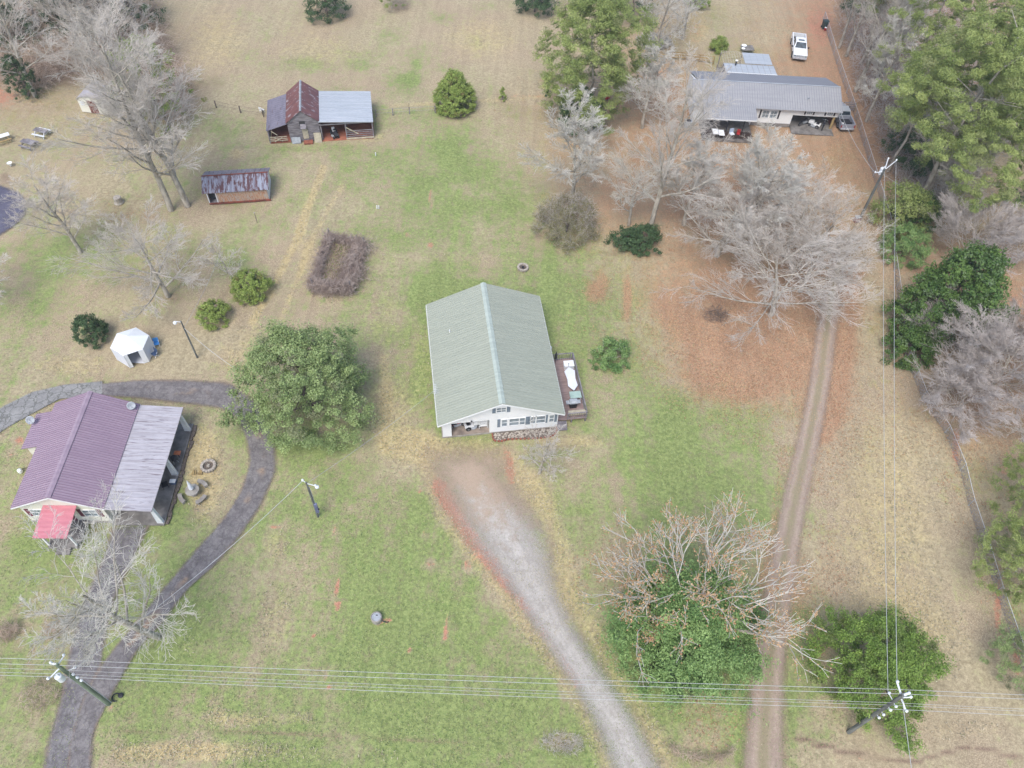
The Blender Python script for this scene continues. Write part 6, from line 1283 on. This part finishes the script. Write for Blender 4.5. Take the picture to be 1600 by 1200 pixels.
# well
wt = thing('well_cover', 'round pale concrete well casing with a black hose on the green front lawn', 'well', P(589, 968), 0)
MB().lathe([(.46, 0), (.46, .62), (.40, .66), (.38, .60), (.38, .56)], n=28).build('casing', M('concrete'), wt); MB().lathe([(.37, .55), (.37, .60), (.05, .62)], n=24).build('lid', M('galv'), wt)
bx('hinge', M('black'), wt, -.05, .12, .1, .17, .62, .65); MB().tube([(.4, -.1, .2), (.6, -.2, .15), (.9, -.22, .05), (1.0, -.15, .04)], .045, 8).build('hose', M('black'), wt)
# bins
bn = thing('trash_bin', 'slate blue lidded bin with a white label left of the oak', 'bin', P(966, 1000), .35)
MB().add([(-.26, -.3, 0), (.26, -.3, 0), (.26, .3, 0), (-.26, .3, 0), (-.32, -.36, 1.0), (.32, -.36, 1.0), (.32, .36, 1.0), (-.32, .36, 1.0)], [(0, 3, 2, 1), (4, 5, 6, 7), (0, 1, 5, 4), (1, 2, 6, 5), (2, 3, 7, 6), (3, 0, 4, 7)]).build('body', M('binblue'), bn, bevel=.03)
MB().prism([(-.38, 1.0), (.38, 1.0), (.34, 1.08), (-.3, 1.12)], -.34, .34, 0).build('lid', M('binblue'), bn, bevel=.02); bx('label_patch', M('white'), bn, -.09, .09, -.16, .02, 1.105, 1.125); bx('label_mark', M('binblue'), bn, -.035, .035, -.11, -.03, 1.127, 1.13)
for s in (-1, 1): wheel(bn, (s*.3, .34, .13), .13, .06, 'x', .5)
bn = thing('trash_bin', 'dark green wheeled bin at the fence corner near the white pickup', 'bin', P(1287, 44), .1)
MB().add([(-.3, -.35, 0), (.3, -.35, 0), (.3, .35, 0), (-.3, .35, 0), (-.4, -.42, 1.2), (.4, -.42, 1.2), (.4, .42, 1.2), (-.4, .42, 1.2)], [(0, 3, 2, 1), (4, 5, 6, 7), (0, 1, 5, 4), (1, 2, 6, 5), (2, 3, 7, 6), (3, 0, 4, 7)]).build('body', M('bingreen'), bn, bevel=.03)
MB().prism([(-.45, 1.2), (.45, 1.2), (.38, 1.3), (-.35, 1.34)], -.42, .42, 0).build('lid', M('bingreen'), bn, bevel=.02)
for s in (-1, 1): wheel(bn, (s*.36, .38, .14), .14, .07, 'x', .5)
pt = thing('bucket', 'red and white pail in front of the dark green wheeled bin', 'bucket', P(1289, 47), 0); MB().lathe([(.16, 0), (.2, .4), (.17, .4)]).build('pail', M('red'), pt); MB().lathe([(.19, .4), (.19, .44), (.05, .46)]).build('lid', M('white'), pt)
# folding chairs by the gazebo
def camp_chair(label, loc, rz, mat, mat2):
    t = thing('camp_chair', label, 'chair', loc, rz, 'camp chairs'); MB().obox((0, 0, .38), (.55, .5, .04)).build('seat', M(mat), t); MB().obox((0, .26, .65), (.55, .04, .5), 0, R(-15)).build('backrest', M(mat2), t)
    f = MB()
    for s in (-.25, .25): f.tube([(s, -.25, 0), (s, .25, .6)], .018, 6).tube([(s, .25, 0), (s, -.25, .42)], .018, 6)
    f.build('frame', M('white'), t)
camp_chair('bright blue folding chair with white arms right of the gazebo tent', P(246, 540), R(20), 'blue', 'blue'); camp_chair('dark navy folding chair below the bright blue one', P(243, 556), R(-30), 'navy', 'navy')
# behind the far house
t = thing('patio_table', 'grey table carrying two white basins behind the tan fence', 'table', P(1166, 82), .1); MB().obox((0, 0, .75), (1.9, 1.5, .06)).build('tabletop', M('slab'), t)
for sx in (-.8, .8):
    for sy in (-.6, .6): MB().tube([(sx, sy, 0), (sx, sy, .72)], .03).build('leg', M('galv'), t)
for k, (dx, dy, s_, l_) in enumerate(((-.5, .4, .42, 'larger oval white basin on the grey table behind the tan fence'), (-.75, -.5, .3, 'round white basin at the front left of the grey table'))):
    b = thing('basin', l_, 'basin', P(1166, 82)+Vector((dx, dy, .78)), .1); MB().lathe([(s_*.7, 0), (s_, .15), (s_*.9, .15), (s_*.6, .06)], n=16).build('bowl', M('white'), b)
t = thing('stone_slab', 'white ornamental slab bench among the brush behind the far fence', 'bench', P(1041, 68), R(80)); bx('seat', M('stone'), t, -1.1, 1.1, -.25, .25, .4, .48)
for s in (-.8, .8): bx('leg', M('stone'), t, s-.1, s+.1, -.2, .2, 0, .395)
t = thing('wooden_platform', 'yellowish wooden platform under the bare trees left of the far house', 'platform', P(1025, 132), .02); MB().box(-1.9, 1.9, -.8, .8, .25, .33).build('top', M('oldwood_light'), t)
for sx in (-1.7, 1.7): bx('leg', M('oldwood'), t, sx-.06, sx+.06, -.7, .7, 0, .24)
t = thing('ride_on_toy', 'small red ride-on toy in the leaves below the tall pine', 'toy', P(949, 156), .8); MB().prism([(-.4, .2), (.4, .2), (.45, .4), (.1, .5), (-.3, .6)], -.12, .12, 1).build('body', M('red'), t)
for x, y in ((-.3, -.2), (-.3, .2), (.35, 0)): wheel(t, (x, y, .14), .14, .06, 'y', .5)
for i, (b, lab) in enumerate((((589, 326), 'left one of two small white markers in the mown grass'), ((592, 326), 'right one of two small white markers in the mown grass'), ((587, 243), 'single white pipe stub in the grass in front of the barn pen'))):
    o = tag(MB().tube([(0, 0, 0), (.03, .02, .45)], .07, 8).build('white_marker', M('white')), lab, 'marker'); o.location = P(*b)
t = thing('wooden_stake', 'thin dark stake with a pale cap below the tin shed', 'stake', P(402, 348), 0); MB().tube([(0, 0, 0), (0, 0, 1.5)], .04, 6).build('post', M('barkdark'), t); MB().lathe([(.05, 1.5), (.12, 1.55), (.05, 1.62)], n=8).build('cap', M('stone'), t)
t = thing('woodpile', 'few orange split logs beside the pale stone fire ring', 'firewood', P(309, 739), 0)
m_ = MB()
for k in range(6): a = random.uniform(-.5, .5); x = -.5+.18*k; m_.tube([(x, -.2, .07), (x+.3*math.sin(a), .25, .09+.02*(k % 2))], .06, 6)
m_.build('logs', M('treatedwood'), t)
t = thing('garden_sprayer', 'white and black garden sprayer on the grass left of the plum roof', 'sprayer', P(33, 738), .4); MB().lathe([(.15, 0), (.2, .1), (.2, .4), (.1, .5)]).build('tank', M('white'), t); MB().tube([(.1, 0, .45), (.5, .2, .2), (.7, .3, .05)], .03, 6).build('hose', M('black'), t)
t = thing('stone_cairn', 'small grey rock heap at the left foot of the olive tinted bush', 'rocks', P(316, 505), 0); m_ = MB()
for k in range(7): m_.lathe([(.05, 0), (.16, .06), (.13, .15), (.04, .2)], (random.uniform(-.3, .3), random.uniform(-.2, .2), 0), 7)
m_.build('rock', M('stone'), t)
t = thing('ac_unit', 'grey condenser behind the left wall of the far house', 'air conditioner', Vector((22.6, 96.2, 0)), 0); bx('body', M('galv'), t, -.5, .5, -.4, .4, 0, .9, bevel=.03); MB().lathe([(.32, .901), (.32, .93), (.05, .94)], n=16).build('fan_grille', M('black'), t)
# ------------------------------------------------------------------ added haze volume, softens contrast like a washed veil
hz = NT('added_haze'); nt_ = hz.t; nt_.nodes.remove(hz.b); pv = nt_.nodes.new('ShaderNodeVolumePrincipled'); pv.inputs['Density'].default_value = .0005; pv.inputs['Color'].default_value = (.86, .89, .93, 1); pv.inputs['Anisotropy'].default_value = .3
nt_.links.new(pv.outputs[0], nt_.nodes['Material Output'].inputs['Volume'])
hb_ = bx('haze', hz.m, None, -950, 950, -950, 1000, -3, 66); hb_['kind'] = 'stuff'; hb_['label'] = 'thin pale added haze volume softening contrast over the whole place'
